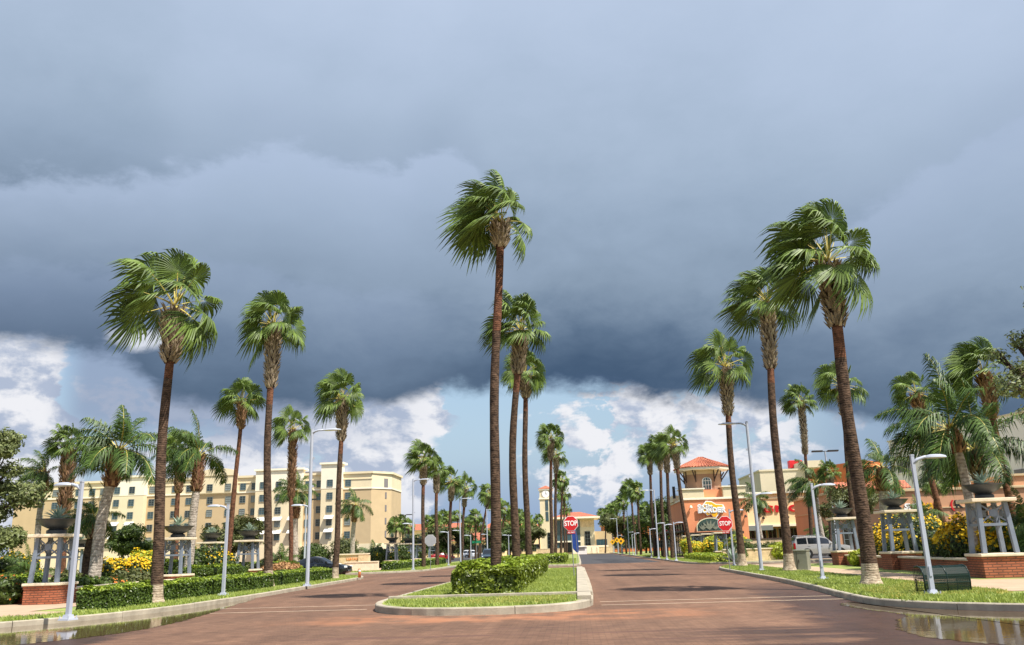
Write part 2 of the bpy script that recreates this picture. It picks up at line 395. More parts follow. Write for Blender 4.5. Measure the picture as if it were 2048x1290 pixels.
# heaped cloud tops within the deck, lit from above and fading downward
def heap(line, az0, az1, soft, amt, col, dc):
    e1 = line - EL + (n_puf-.5)*3.6 + (n_mid-.5)*3.
    m = X.op('MULTIPLY', sstep(-.6, .7, e1), X.op('POWER', 2.718, e1*(-1/3.6)), clamp=True)
    m = m*X.op('MULTIPLY', sstep(az0, az0+soft, AZ), sstep(az1, az1-soft, AZ))*amt
    dk = X.op('MULTIPLY', sstep(.6, -.2, e1), sstep(-5., -.5, e1))*X.op('MULTIPLY', sstep(az0, az0+soft, AZ), sstep(az1, az1-soft, AZ))*(amt*.2)
    dc = cmix(dk, dc, sk(112, 131, 160))
    return cmix(m, dc, col)
deck_c = heap(curve(AZ, [(-45, 22.4), (-36, 22.6), (-32, 23.0), (-27, 24.2), (-19, 26.2), (-13, 25.2), (-9, 26.6), (-5, 23.), (0, 20)]), -60, -2, 7, .8, sk(178, 195, 222), deck_c)
deck_c = heap(curve(AZ, [(8, 16), (14, 17.5), (20, 19.5), (26, 22.0), (32, 23.8), (45, 25)]), 10, 70, 12, .7, sk(168, 185, 212), deck_c)
deck_c = heap(curve(AZ, [(-45, 16.4), (-30, 17.4), (-24, 18.6), (-16, 17.2), (-6, 17.0)]), -60, -4, 10, .4, sk(148, 166, 195), deck_c)
# below the deck: blue gaps, grey rain curtain and sunlit cumulus
nish = wt.nodes.new('ShaderNodeTexSky'); nish.sky_type = 'NISHITA'; nish.sun_disc = False
nish.sun_elevation = R(SUN_EL); nish.sun_rotation = R(90+SUN_AZ); nish.air_density = 1.2; nish.dust_density = 2.
blue = cmix(X.op('MULTIPLY', sstep(14, 0, EL), .85), nish.outputs[0], sk(158, 186, 220))
blue = cmix(X.op('MULTIPLY', sstep(6.5, 1, EL), .8), blue, sk(150, 172, 206))
thr = curve(AZ + (n_mid-.5)*12. + (n_puf-.5)*9., [(-60, .40), (-38, .30), (-33, .40), (-30, .60), (-25, .50), (-20, .36), (-13, .31), (-10.5, .36), (-5.6, .63), (-4, .55), (-1.5, .55), (0.5, .55), (3.5, .44), (5, .45), (8, .48), (14, .50), (20, .56), (30, .6), (60, .5)])
thr = thr + sstep(5.5, 1.5, EL)*curve(AZ, [(-60, .05), (-14, .02), (-9, .10), (5, .16), (20, .12), (60, .1)])
cum = sstep(thr-.035, thr+.05, n_puf*.72 + n_mid*.28)
lit = sstep(-.10, .10, n_puf - n_puf_s + (n_mid-.5)*.25 + .03)
cum_c = cmix(lit, sk(178, 190, 212), sk(240, 241, 246))
cum_c = cmix(X.op('MULTIPLY', sstep(4.5, 1, EL), .45), cum_c, sk(172, 186, 214))
low = cmix(cum, blue, cum_c)
curt = X.op('MULTIPLY', sstep(-33.5, -31, AZ), sstep(-8, -22, AZ))
curt = curt*sstep(5.5, 9, EL + (n_mid-.5)*5)*.85
low = cmix(curt, low, sk(146, 162, 190))
curr = sstep(12, 20, AZ)*sstep(60, 40, AZ)*.55
low = cmix(curr, low, sk(128, 150, 184))
sky = cmix(deck, low, deck_c)
# a small bright tuft caught by the sun at left
tu = X.op('SQRT', X.op('POWER', (AZ+28.3)*.62 - (EL-13.3)*.15, 2) + X.op('POWER', (EL-13.4)*1.5, 2)) + (n_puf-.5)*2.6
sky = cmix(sstep(1.35, .1, tu + (n_mid-.5)*3.)*.9, sky, sk(226, 231, 242))
# behind the camera the sky is open with fair-weather cloud
back = sstep(-.15, -.75, dy)
belly_ = 0
fair = cmix(sstep(.52, .68, n_mid), nish.outputs[0], sk(200, 208, 222))
sky = cmix(back, sky, fair)
sky = cmix(sstep(0, -2, EL), sky, sk(120, 116, 108))
WL.new(sky, bg.inputs['Color'])

# ------------------------------------------------------------------ ground materials
def roadmat():
    m, nt, b = newmat('road_brick'); L = nt.links
    tc = N(nt, 'ShaderNodeTexCoord'); P = tc.outputs['Object']
    bt = N(nt, 'ShaderNodeTexBrick'); bt.inputs['Scale'].default_value = 1; bt.inputs['Brick Width'].default_value = .24; bt.inputs['Row Height'].default_value = .12; bt.inputs['Mortar Size'].default_value = .008
    bt.inputs['Color1'].default_value = lin(134, 104, 84); bt.inputs['Color2'].default_value = lin(118, 90, 73); bt.inputs['Mortar'].default_value = lin(104, 82, 68)
    L.new(P, bt.inputs['Vector'])
    def noise(sc, det, scale=(1, 1, 1), off=(0, 0, 0), r=.6):
        mp = N(nt, 'ShaderNodeMapping'); mp.inputs['Scale'].default_value = scale; mp.inputs['Location'].default_value = off; L.new(P, mp.inputs[0])
        n = N(nt, 'ShaderNodeTexNoise'); n.inputs['Scale'].default_value = sc; n.inputs['Detail'].default_value = det; n.inputs['Roughness'].default_value = r; L.new(mp.outputs[0], n.inputs[0]); return n.outputs['Fac']
    def rmp(f, a, ca, bb, cb):
        cr = N(nt, 'ShaderNodeValToRGB'); e = cr.color_ramp.elements; e[0].position = a; e[0].color = ca; e[1].position = bb; e[1].color = cb; L.new(f, cr.inputs[0]); return cr.outputs[0]
    def mix(fac, a, c, bl='MIX'):
        x = N(nt, 'ShaderNodeMix', data_type='RGBA', blend_type=bl)
        if isinstance(fac, float): x.inputs[0].default_value = fac
        else: L.new(fac, x.inputs[0])
        for i, q in ((6, a), (7, c)):
            if isinstance(q, tuple): x.inputs[i].default_value = q
            else: L.new(q, x.inputs[i])
        return x.outputs[2]
    col = mix(.9, bt.outputs['Color'], rmp(noise(.22, 6), .3, (.72, .72, .74, 1), .7, (1.16, 1.1, 1.06, 1)), 'MULTIPLY')
    col = mix(.8, col, rmp(noise(2.2, 7), .3, (.78, .78, .78, 1), .7, (1.15, 1.15, 1.15, 1)), 'MULTIPLY')
    # dusty wear and tyre-darkened lanes running along the street
    col = mix(.75, col, rmp(noise(1.0, 5, (.9, .035, 1), (3, 0, 0)), .35, (.74, .72, .72, 1), .68, (1.12, 1.1, 1.08, 1)), 'MULTIPLY')
    col = mix(.8, col, rmp(noise(1., 4, (2.2, 7., 1), (0, 3, 0), .7), .36, (.74, .74, .74, 1), .64, (1.14, 1.14, 1.14, 1)), 'MULTIPLY')
    col = mix(.55, col, rmp(noise(.11, 4, (1, 1, 1), (6, 1, 0)), .38, (.70, .68, .68, 1), .6, (1.06, 1.06, 1.05, 1)), 'MULTIPLY')
    # tyre tracks across the mouth of the street
    trk = noise(1.0, 7, (.09, 2.1, 1), (9, 1.7, 0), .72)
    sx = N(nt, 'ShaderNodeSeparateXYZ'); L.new(P, sx.inputs[0])
    def mr(v, a, c):
        q = N(nt, 'ShaderNodeMapRange', interpolation_type='SMOOTHSTEP'); q.inputs[1].default_value = a; q.inputs[2].default_value = c; L.new(v, q.inputs[0]); return q.outputs[0]
    def mul(a, c):
        q = N(nt, 'ShaderNodeMath', operation='MULTIPLY'); 
        for i, z in enumerate((a, c)):
            if isinstance(z, float): q.inputs[i].default_value = z
            else: L.new(z, q.inputs[i])
        return q.outputs[0]
    near = mr(sx.outputs[1], 20.4, 18.8)
    band = mul(mul(mr(trk, .55, .60), near), .75)
    col = mix(band, col, lin(92, 66, 58))
    # orange grit washed up against the median nose
    gn = noise(.9, 6, (1, 1, 1), (1, 5, 0))
    grit = mul(mul(mr(gn, .35, .62), mul(mr(sx.outputs[1], 20.6, 22.2), mr(sx.outputs[1], 25., 23.6))), mul(mr(sx.outputs[0], -9., -5.), mr(sx.outputs[0], 5., 1.)))
    col = mix(mul(grit, .5), col, lin(186, 124, 86))
    # rain still drying: wet brick towards the two gutters
    wn = noise(.5, 7, (1, 1.5, 1), (4, 2, 0))
    def sub(v, k, c):
        q = N(nt, 'ShaderNodeMath', operation='MULTIPLY_ADD'); q.inputs[1].default_value = k; q.inputs[2].default_value = c; L.new(v, q.inputs[0]); return q.outputs[0]
    def addn(a, c):
        q = N(nt, 'ShaderNodeMath', operation='ADD'); L.new(a, q.inputs[0]); L.new(c, q.inputs[1]); return q.outputs[0]
    # distance past lines hugging the right and left gutters
    lr = addn(addn(sub(sx.outputs[0], 1., -3.3), sub(sx.outputs[1], -.086, 0.)), sub(wn, 2.6, -1.3))
    wetr = mul(mr(lr, -.25, .5), mr(sx.outputs[1], 42., 27.))
    ll = addn(addn(sub(sx.outputs[0], -1., -6.7), sub(sx.outputs[1], -.19, 0.)), sub(wn, 2.6, -1.3))
    wetl = mul(mr(ll, -.3, .5), mr(sx.outputs[1], 38., 28.))
    # splashed and tyre-dragged water along the mouth of the street, broken into streaks
    stk = noise(1.0, 7, (.07, 1.5, 1), (2, 4.3, 0), .65)
    splash = mul(mul(mr(stk, .44, .54), mr(sx.outputs[1], 19.4, 17.6)), mr(sx.outputs[0], .5, 4.))
    wet0 = N(nt, 'ShaderNodeMath', operation='MAXIMUM'); L.new(wetr, wet0.inputs[0]); L.new(wetl, wet0.inputs[1])
    wet = N(nt, 'ShaderNodeMath', operation='MAXIMUM'); L.new(wet0.outputs[0], wet.inputs[0]); L.new(splash, wet.inputs[1])
    col = mix(wet.outputs[0], col, mix(1., col, (.42, .36, .34, 1), 'MULTIPLY'))
    L.new(col, b.inputs['Base Color'])
    rg = N(nt, 'ShaderNodeMapRange'); rg.inputs[3].default_value = .9; rg.inputs[4].default_value = .38; L.new(wet.outputs[0], rg.inputs[0]); L.new(rg.outputs[0], b.inputs['Roughness'])
    b.inputs['Specular IOR Level'].default_value = .3
    bp = N(nt, 'ShaderNodeBump', invert=True); bp.inputs['Strength'].default_value = .35; bp.inputs['Distance'].default_value = .01; L.new(bt.outputs['Fac'], bp.inputs['Height'])
    b2 = N(nt, 'ShaderNodeBump'); b2.inputs['Strength'].default_value = .25; b2.inputs['Distance'].default_value = .05; L.new(noise(3., 6), b2.inputs['Height']); L.new(bp.outputs[0], b2.inputs['Normal'])
    L.new(b2.outputs[0], b.inputs['Normal'])
roadmat()
mat('asphalt', lin(62, 60, 62), .85, .25, .6, bump=.3, bscale=18)
mat('line_paint', lin(196, 172, 146), .8, .12, 3)
mat('lawn', lin(138, 144, 76), .95, .3, 1.1, bump=.5, bscale=40, col2=lin(100, 116, 54))
mat('far_ground', lin(150, 140, 104), .95, .2, .05, col2=lin(110, 120, 70))
m, nt, b = newmat('puddle_water'); L = nt.links
b.inputs['Base Color'].default_value = lin(92, 74, 52); b.inputs['Roughness'].default_value = .05; b.inputs['Specular IOR Level'].default_value = .75; b.inputs['IOR'].default_value = 1.45
tc = N(nt, 'ShaderNodeTexCoord'); nz = N(nt, 'ShaderNodeTexNoise'); nz.inputs['Scale'].default_value = 3.; nz.inputs['Detail'].default_value = 3; L.new(tc.outputs['Object'], nz.inputs[0])
bp = N(nt, 'ShaderNodeBump'); bp.inputs['Strength'].default_value = .10; bp.inputs['Distance'].default_value = .02; L.new(nz.outputs['Fac'], bp.inputs['Height']); L.new(bp.outputs[0], b.inputs['Normal'])

# ------------------------------------------------------------------ ground, roads, islands
RS = 1.107     # kerb foot survey was taken at road level
def arc_smooth(pts, it=2):
    """round the corners of an open polyline"""
    for _ in range(it):
        q = [pts[0]]
        for a, c in zip(pts, pts[1:]):
            q += [(a[0]*.75+c[0]*.25, a[1]*.75+c[1]*.25), (a[0]*.25+c[0]*.75, a[1]*.25+c[1]*.75)]
        pts = q + [pts[-1]]
    return pts
def flat(poly, z):
    mb = MB(); mb.add([(x, y, z) for x, y in poly], [tuple(range(len(poly)))]); return mb
def area(p): return sum(a[0]*c[1]-c[0]*a[1] for a, c in zip(p, p[1:]+p[:1]))/2
def offset(pts, d):
    out = []
    for i, p in enumerate(pts):
        a = Vector(pts[max(i-1, 0)]); c = Vector(pts[min(i+1, len(pts)-1)]); t = (c-a).normalized(); out.append((p[0]-t.y*d, p[1]+t.x*d))
    return out
def kerb(name, pts, h, wd, z0=0, m='kerb_concrete', group=None):
    """kerb along an open or closed polyline, widened to its left side"""
    # cast in lengths of about three metres with open joints between them
    dense = [pts[0]]
    for a, c in zip(pts, pts[1:]):
        l = math.dist(a, c); k = max(1, int(l/1.0)); dense += [(a[0]+(c[0]-a[0])*i/k, a[1]+(c[1]-a[1])*i/k) for i in range(1, k+1)]
    inn_, b1_ = offset(dense, wd), offset(dense, .02); mb = MB(); run = 0; start = 0; pieces = []
    for i in range(1, len(dense)):
        run += math.dist(dense[i-1], dense[i])
        if run > 2.7 or i == len(dense)-1: pieces.append((start, i)); start = i; run = 0
    for s_, e_ in pieces:
        g = lambda q: [q[s_]]+list(q[s_+1:e_])+[tuple(q[e_][j]+(q[e_-1][j]-q[e_][j])*min(.5, .018/max(.02, math.dist(q[e_], q[e_-1]))) for j in (0, 1))]
        dz = random.uniform(-.008, .008)
        kerb_piece(mb, g(dense), g(inn_), g(b1_), h+dz, z0)
    return struct(name, mb, m)
def kerb_piece(mb, pts, inn, b1, h, z0):
    n = len(pts); vs = []
    for i in range(n):
        o, q, k = pts[i], b1[i], inn[i]
        vs += [(o[0], o[1], z0-.05), (o[0], o[1], z0+h-.025), (q[0], q[1], z0+h), (k[0], k[1], z0+h), (k[0], k[1], z0-.05)]
    fs = []
    for i in range(n-1):
        for k in range(4): a = i*5+k; fs.append((a, a+5, a+6, a+1))
    fs += [(0, 1, 2, 3, 4), tuple((n-1)*5+k for k in (4, 3, 2, 1, 0))]
    mb.add(vs, fs)
struct('ground', flat([(-3000, -600), (3000, -600), (3000, 5000), (-3000, 5000)], -.06), 'far_ground')
struct('road', flat([(-90, -12), (90, -12), (90, 240), (-90, 240)], 0), 'road_brick')
struct('asphalt_road', flat([(-13.6, 92), (8.7, 92), (8.7, 226), (-13.6, 226)], .004), 'asphalt')
# islands given by their kerb line, land on the left hand side of travel
kL = arc_smooth([(-18, 60.5), (-60, 60.5)][::-1] + [(-15.6, 60), (-13.6, 56), (-13.2, 50), (-12.7, 40), (-12.3, 31), (-12.3, 25.5), (-13.6, 21.6), (-17, 18.6), (-24, 16.2), (-60, 14)])
kR = arc_smooth([(60, 12.5), (24, 14.6), (12.5, 16.6), (8.6, 18.6), (7.0, 20.8), (6.9, 23), (7.4, 28), (7.8, 34.3), (8.1, 45), (8.3, 53), (9.2, 56.6), (12, 58.2), (60, 58.4)])
kLf = arc_smooth([(-13.6, 226), (-13.6, 100), (-13.7, 82), (-14.6, 77), (-18, 75), (-24, 74.6), (-60, 74.4)])[::1]
kRf = arc_smooth([(60, 66), (15, 66), (10.6, 66.6), (9.0, 69.5), (8.8, 76), (8.7, 226)])
kL, kR, kRf = [[(x*RS, y*RS) for x, y in k] for k in (kL, kR, kRf)]
kL = kL[::-1]; kRf2 = kRf[::-1]
def island(name, k, rest, h):
    poly = offset(k, .1) + rest
    if area(poly) < 0: poly = poly[::-1]
    return struct(name, flat(poly, h), 'lawn')
H0 = .16
# kL now runs from (-60,14) round to (-60,60.5): land is on its left
kerb('kerb', kL, H0, .16); island('lawn', kL, [], H0-.01)
kerb('kerb', kR[::-1], H0, .16); island('lawn', kR[::-1], [], H0-.01)
kerb('kerb', kLf[::-1], H0, .16); island('lawn', kLf[::-1], [(-60, 226)], H0-.01)
kerb('kerb', kRf2, H0, .16); island('lawn', kRf2, [(60, 226)], H0-.01)
# medians
med1 = arc_smooth([(.55, 68), (.2, 69.3), (-2.7, 69.6), (-5.6, 69.3), (-6.4, 68), (-6.5, 44), (-6.5, 30), (-6.3, 26.2), (-4.9, 24.1), (-2.9, 23.5), (-1., 23.8), (.2, 25), (.55, 27.6), (.55, 68)])
med2 = arc_smooth([(.5, 220), (-5.9, 220), (-6, 90), (-5.8, 84.6), (-2.7, 84.2), (.2, 84.6), (.5, 90), (.5, 220)])
kerb('kerb', med1, .20, .26); struct('lawn', flat(offset(med1, .2), .2), 'lawn')
kerb('kerb', med2, .18, .2); struct('lawn', flat(offset(med2, .15), .17), 'lawn')
mb = MB(); mb.box((-2.85, 28.3, .2), (6.6, .22, .24)); mb.box((.16, 46, .22), (.42, 40, .2)); struct('kerb', mb, 'kerb_concrete', bevel=.015)
# pavements
struct('pavement', flat([(11.9, 25.4), (60, 19.6), (60, 26), (14.2, 32.4), (14.2, 61), (11.9, 61)], H0+.004), 'pavement_concrete')
struct('pavement', flat([(-60, 24), (-18.2, 26), (-18, 30), (-18, 56), (-19.6, 56), (-19.8, 33), (-60, 31)], H0+.004), 'pavement_concrete')
struct('pavement', flat([(-60, 23.7), (-18.4, 24.5), (-16.1, 25.2), (-16.4, 27.3), (-18.3, 28), (-60, 27)], H0+.008), 'pavement_concrete')
struct('pavement', flat([(10.6, 61.4), (60, 61.4), (60, 63.6), (10.6, 63.4)], H0+.008), 'pavement_concrete')
struct('pavement', flat([(12.4, 75), (60, 75), (60, 77), (14.3, 77), (14.3, 120), (12.4, 120)], H0+.004), 'pavement_concrete')
struct('car_park', flat([(18, 77.5), (60, 77.5), (60, 128), (24, 128), (24, 110), (18, 100)], H0+.008), 'asphalt')
struct('car_park', flat([(-60, 118), (-19, 118), (-19, 224), (-60, 224)], H0+.004), 'asphalt')
struct('pavement', flat([(-24.5, 84), (-60, 84), (-60, 80), (-18.5, 80), (-18.5, 115), (-20, 115)], H0+.004), 'pavement_concrete')
# painted stop lines, dusty white
mb = MB()
for x0, x1, y in ((-13.2, -6.6, 27.2), (-13.2, -6.6, 29.4), (.66, 7.8, 26.4), (.66, 7.8, 28), (.66, 9.0, 67), (.66, 9.0, 69.4)):
    n = 12
    for i in range(n):
        a = x0+(x1-x0)*i/n; c = x0+(x1-x0)*(i+1)/n-.004; wv = .06+.012*random.random()
        mb.quad((a, y-wv, .005), (c, y-wv, .005), (c, y+wv, .005), (a, y+wv, .005))
struct('road_markings', mb, 'line_paint')
# puddles left in the gutters by the rain
def puddle(pts, z=.006):
    pts = [(x*RS, y*RS) for x, y in pts]
    p = arc_smooth(pts + pts[:1], 2)[:-1]; q = []
    for i, (a, c) in enumerate(zip(p, p[1:]+p[:1])):
        for t in range(4):
            x = a[0]+(c[0]-a[0])*t/4; y = a[1]+(c[1]-a[1])*t/4
            q.append((x+random.gauss(0, .05), y+random.gauss(0, .05)))
    return struct('puddle', flat(q, z), 'puddle_water')
puddle([(-24, 15.8), (-17.2, 18.4), (-13.9, 21.2), (-12.45, 24.6), (-12.35, 28.5), (-12.4, 32.5), (-12.1, 32.6), (-11.5, 29), (-10.7, 25.5), (-10.2, 22.8), (-9.9, 20.5), (-9.9, 18.4), (-10.8, 16.6), (-13, 14.6), (-20, 11.5), (-28, 10)])
puddle([(6.75, 22.6), (7.0, 20.4), (8.6, 18.4), (12.4, 16.5), (20, 14.6), (20, 12), (12, 10.6), (7.5, 11.8), (5.6, 13.4), (5.2, 15), (6.0, 17.4), (6.7, 18.4), (6.3, 20.2), (6.2, 22)])

# ------------------------------------------------------------------ grass: blades too many to count
def inpoly(x, y, poly):
    c = np.zeros(len(x), bool); px, py = zip(*poly); j = len(poly)-1
    for i in range(len(poly)):
        t = ((py[i] > y) != (py[j] > y)) & (x < (px[j]-px[i])*(y-py[i])/((py[j]-py[i]) or 1e-9)+px[i]); c ^= t; j = i
    return c
def grass(poly, z, n, h=.075, m='grass_blade', excl=None):
    xs, ys = zip(*poly); x = RNG.uniform(min(xs), max(xs), n*3); y = RNG.uniform(min(ys), max(ys), n*3); k = inpoly(x, y, poly)
    if excl: 
        for e in excl: k &= ~inpoly(x, y, e)
    x, y = x[k][:n], y[k][:n]; n = len(x); hh = h*RNG.uniform(.5, 1.35, n); a = RNG.uniform(0, 6.283, n); wd = RNG.uniform(.012, .03, n)
    lx, ly = RNG.normal(-.25, .45, n)*hh, RNG.normal(0, .45, n)*hh
    V = np.stack([np.stack([x-np.cos(a)*wd, y-np.sin(a)*wd, np.full(n, z-.01)], 1), np.stack([x+np.cos(a)*wd, y+np.sin(a)*wd, np.full(n, z-.01)], 1), np.stack([x+lx, y+ly, z+hh], 1)], 1).reshape(-1, 3)
    F = np.arange(n*3).reshape(-1, 3)
    o = npmesh('grass', V, F, m); tag(o, kind='stuff'); return o
gl = offset(kL, .3) + [(-60, 58)]
grass([(-15.4, 24.4), (-14.2, 27), (-13.8, 30), (-13.8, 34), (-14.2, 44), (-14.8, 55), (-15.6, 62), (-18, 66), (-30, 66), (-18, 60), (-17, 50), (-16.4, 36), (-16., 27), (-16, 24.6)], H0, 52000, .085)
grass([(-34, 17.2), (-26, 18.6), (-18.4, 21.2), (-15.4, 24.), (-15.8, 25.2), (-18.4, 24.4), (-34, 23.6)], H0, 30000, .09)
grass([(7.8, 23.6), (8.3, 31), (8.8, 38), (9.2, 50), (9.5, 59), (10.5, 62.5), (12, 62), (11.8, 55.5), (11.8, 25.2), (9.4, 22.6)], H0, 46000, .08)
grass([(8., 22.8), (9.8, 20.8), (14, 18.7), (26, 16.4), (32, 15.6), (32, 20.5), (13, 24.2), (9.4, 23.2)], H0, 40000, .09)
grass([(8.2, 23.6), (11.7, 24.6), (11.7, 32), (10, 29), (8.4, 28)], H0, 9000, .06, 'grass_dry')
grass([(-6., 28.5), (-6.1, 44), (-6.1, 66), (-4.4, 66), (-4.4, 29.6), (-2, 29.6), (-2, 66), (-.1, 66), (-.1, 28.5)], .2, 46000, .08)
grass([(-6.1, 28.1), (-5.9, 26.4), (-4.8, 24.5), (-2.9, 23.9), (-1, 24.2), (-.1, 25.3), (.1, 28.1)], .2, 13000, .07)
grass([(-4, 25), (-2.8, 24.6), (-1, 24.8), (-.3, 25.6), (-.2, 28), (-2.4, 28)], .2, 4500, .06, 'grass_dry')
grass([(10.4, 74.6), (14, 74.2), (14, 76), (12.3, 84), (12, 110), (11, 150), (9.9, 150), (10, 84)], H0, 26000, .1)
grass([(-14.1, 78.5), (-18, 76), (-28, 75.4), (-28, 79), (-18.4, 79.6), (-17, 110), (-14.1, 140)], H0, 26000, .1)
grass([(-5.4, 85.2), (-.1, 85.2), (-.1, 130), (-5.4, 130)], .17, 16000, .1)
# ------------------------------------------------------------------ palms
WIND = np.array([-1., .12, 0.])
def fan_blade(rng, hub, d, R_, wind, droop, V, F, nseg=26, cup=.22, tear=.2):
    """one pleated costapalmate fan: hub point, direction of the rib"""
    d = d/np.linalg.norm(d); up = np.array([0, 0, 1.])
    s = np.cross(d, up); s = s/np.linalg.norm(s) if np.linalg.norm(s) > 1e-3 else np.array([1., 0, 0])
    n = np.cross(s, d)
    roll = rng.normal(0, .6); s, n = s*math.cos(roll)+n*math.sin(roll), n*math.cos(roll)-s*math.sin(roll)
    span = rng.uniform(1.75, 2.25)
    def pt(a, r, off=0.):
        q = hub + d*(r*math.cos(a)*R_) + s*(r*math.sin(a)*R_) - n*(cup*abs(math.sin(a))**1.5*r*R_*.8) + n*(off*R_)
        t = max(0, r-.3)
        q = q + np.array([0, 0, -1])*droop*R_*t**2*(1.1+.5*abs(a)) + WIND*wind*R_*t**1.6
        e = max(0, r-.62); q = q + np.array([0, 0, -1])*R_*(.6*e**1.4) + WIND*R_*(.5*e**1.4) - (d*math.cos(a)+s*math.sin(a))*R_*e**1.6*.5
        return q
    for i in range(nseg):
        a0 = -span+2*span*i/nseg; a1 = -span+2*span*(i+1)/nseg; am = (a0+a1)/2
        ln = (1-.22*abs(am/span)**2)*rng.uniform(.86, 1.06)
        r1 = .5*ln; r2 = .8*ln; wob = rng.normal(0, .035)
        o = len(V)
        V.extend([pt(am, .04), pt(a0, r1), pt(am, r1, .022), pt(a1, r1), pt(a0*.62+am*.38+wob, r2), pt(am+wob, r2, .014), pt(a1*.62+am*.38+wob, r2), pt(am+wob*2.2, ln*1.03, -.01)])
        F.extend([(o, o+1, o+2), (o, o+2, o+3), (o+1, o+4, o+5), (o+1, o+5, o+2), (o+2, o+5, o+6), (o+2, o+6, o+3), (o+4, o+7, o+5), (o+5, o+7, o+6)])
def tri_tube(V, F, path, r0, r1):
    o = len(V); k = len(path)
    for i, p in enumerate(path):
        r = r0+(r1-r0)*i/(k-1)
        for a in (0, 2.09, 4.19): V.append(np.array(p)+np.array([math.cos(a)*r, math.sin(a)*r*.7, math.sin(a)*r*.8]))
    for i in range(k-1):
        for j in range(3): a, c = o+i*3+j, o+i*3+(j+1) % 3; F.append((a, c, c+3)); F.append((a, c+3, a+3))
def fan_crown(seed, nleaf=30, R_=1.05, pet=1.15, wind=.35, low=-.55, nseg=34, sweep=0.):
    """crown of fan leaves about the origin; returns crown mesh data (leaves + petioles)"""
    rng = np.random.default_rng(seed); V, F = [], []; PV, PF = [], []
    for i in range(nleaf):
        t = (i+.5)/nleaf
        el = math.asin(max(-1, min(1, .992 - (.992-low)*t**1.25))) + rng.normal(0, .09)
        az = i*2.39996 + rng.normal(0, .22)
        d = np.array([math.cos(el)*math.cos(az), math.cos(el)*math.sin(az), math.sin(el)])
        d = d + WIND*sweep*(.6+.4*rng.random()); d /= np.linalg.norm(d)
        L_ = pet*rng.uniform(.8, 1.15)*(1.0-.25*max(0, -el))
        sag = .08+.16*max(0, math.cos(el))
        path = [d*(.05+L_*u) + np.array([0, 0, -sag*L_*u*u*.5]) + WIND*wind*.25*u*u for u in (0, .34, .67, 1)]
        tri_tube(PV, PF, path, .035, .014)
        db = path[3]-path[2]; db = db/np.linalg.norm(db) + np.array([0, 0, -.20*max(.1, math.cos(el))]) + WIND*wind*.5*(1-.6*max(0, d[2]))
        fan_blade(rng, path[3], db, 1.08*R_*rng.uniform(.85, 1.12), wind*rng.uniform(.5, 1.3), rng.uniform(.08, .40), V, F, nseg)
    o = len(V); nb = len(F); V += PV; F += [tuple(i+o for i in f) for f in PF]
    me = bpy.data.meshes.new('crown'); me.from_pydata([tuple(v) for v in V], [], F)
    me.materials.append(MATS['fan_leaf']); me.materials.append(MATS['petiole'])
    me.polygons.foreach_set('material_index', [0]*nb+[1]*(len(F)-nb)); me.update(); return me
CROWNS = [fan_crown(11, 25, 1.08, 1.2, .26, -.3), fan_crown(12, 20, 1.12, 1.3, .3, -.42), fan_crown(13, 26, 1.05, 1.15, .22, -.25),
          fan_crown(14, 22, 1.05, 1.25, .34, -.34), fan_crown(15, 26, 1.0, 1.05, .26, -.4)]
CROWN_SWEPT = [fan_crown(21, 28, 1.25, 1.25, .62, -.3, sweep=.42), fan_crown(22, 28, 1.25, 1.25, .5, -.4, sweep=.26)]
CROWN_MORE = [fan_crown(51, 24, 1.1, 1.2, .3, -.35), fan_crown(52, 23, 1.08, 1.25, .45, -.3, sweep=.12), fan_crown(53, 27, 1.0, 1.15, .28, -.4)]
CROWN_FAR = [fan_crown(31, 24, 1.05, 1.0, .35, -.5, 12), fan_crown(32, 26, 1.0, 1.0, .3, -.6, 12), fan_crown(33, 22, 1.1, 1.05, .4, -.5, 12)]
def boots(rng, path, r0, r1, n, name, m, parent, flare=.16):
    """old leaf bases wrapped round the stem below the crown"""
    V, F = [], []; L_ = len(path)-1
    for i in range(n):
        u = (i+rng.random())/n; k = min(int(u*L_), L_-1); f = u*L_-k; p = np.array(path[k])*(1-f)+np.array(path[k+1])*f
        r = r0+(r1-r0)*u; r *= 1+.16*math.sin(u*2.6)
        a = i*2.39996+rng.normal(0, .25); c, s = math.cos(a), math.sin(a); R3 = np.array([c, s, 0]); T = np.array([-s, c, 0]); Z = np.array([0, 0, 1.])
        w, h, fl = rng.uniform(.055, .10), rng.uniform(.16, .3), rng.uniform(.06, flare*1.6)
        o = len(V); b = p+R3*(r-.03)
        V += [b-T*w-Z*.06, b+T*w-Z*.06, b+R3*(fl*.5)+T*w*.62+Z*h*.55, b+R3*(fl*.5)-T*w*.62+Z*h*.55, b+R3*(fl*.5+.03)+Z*h*.4, b+R3*fl+Z*h+T*w*.25, b+R3*fl+Z*h-T*w*.25]
        F += [(o, o+1, o+4), (o+1, o+2, o+4), (o, o+4, o+3), (o+4, o+2, o+5), (o+3, o+4, o+6), (o+4, o+5, o+6)]
    me = bpy.data.meshes.new(name); me.from_pydata([tuple(v) for v in V], [], F)
    me.materials.append(MATS[m]); me.update(); o = bpy.data.objects.new(name, me); COL.objects.link(o); o.parent = parent; return o
def stem(base, hub, bend, k=14):
    b, h = Vector(base), Vector(hub); out = []
    for i in range(k+1):
        t = i/k; p = b.lerp(h, t); s = math.sin(math.pi*t); p.x += bend[0]*s + .04*math.sin(t*9+b.x); p.y += bend[1]*s; out.append(p)
    return out
PALM_N = 0
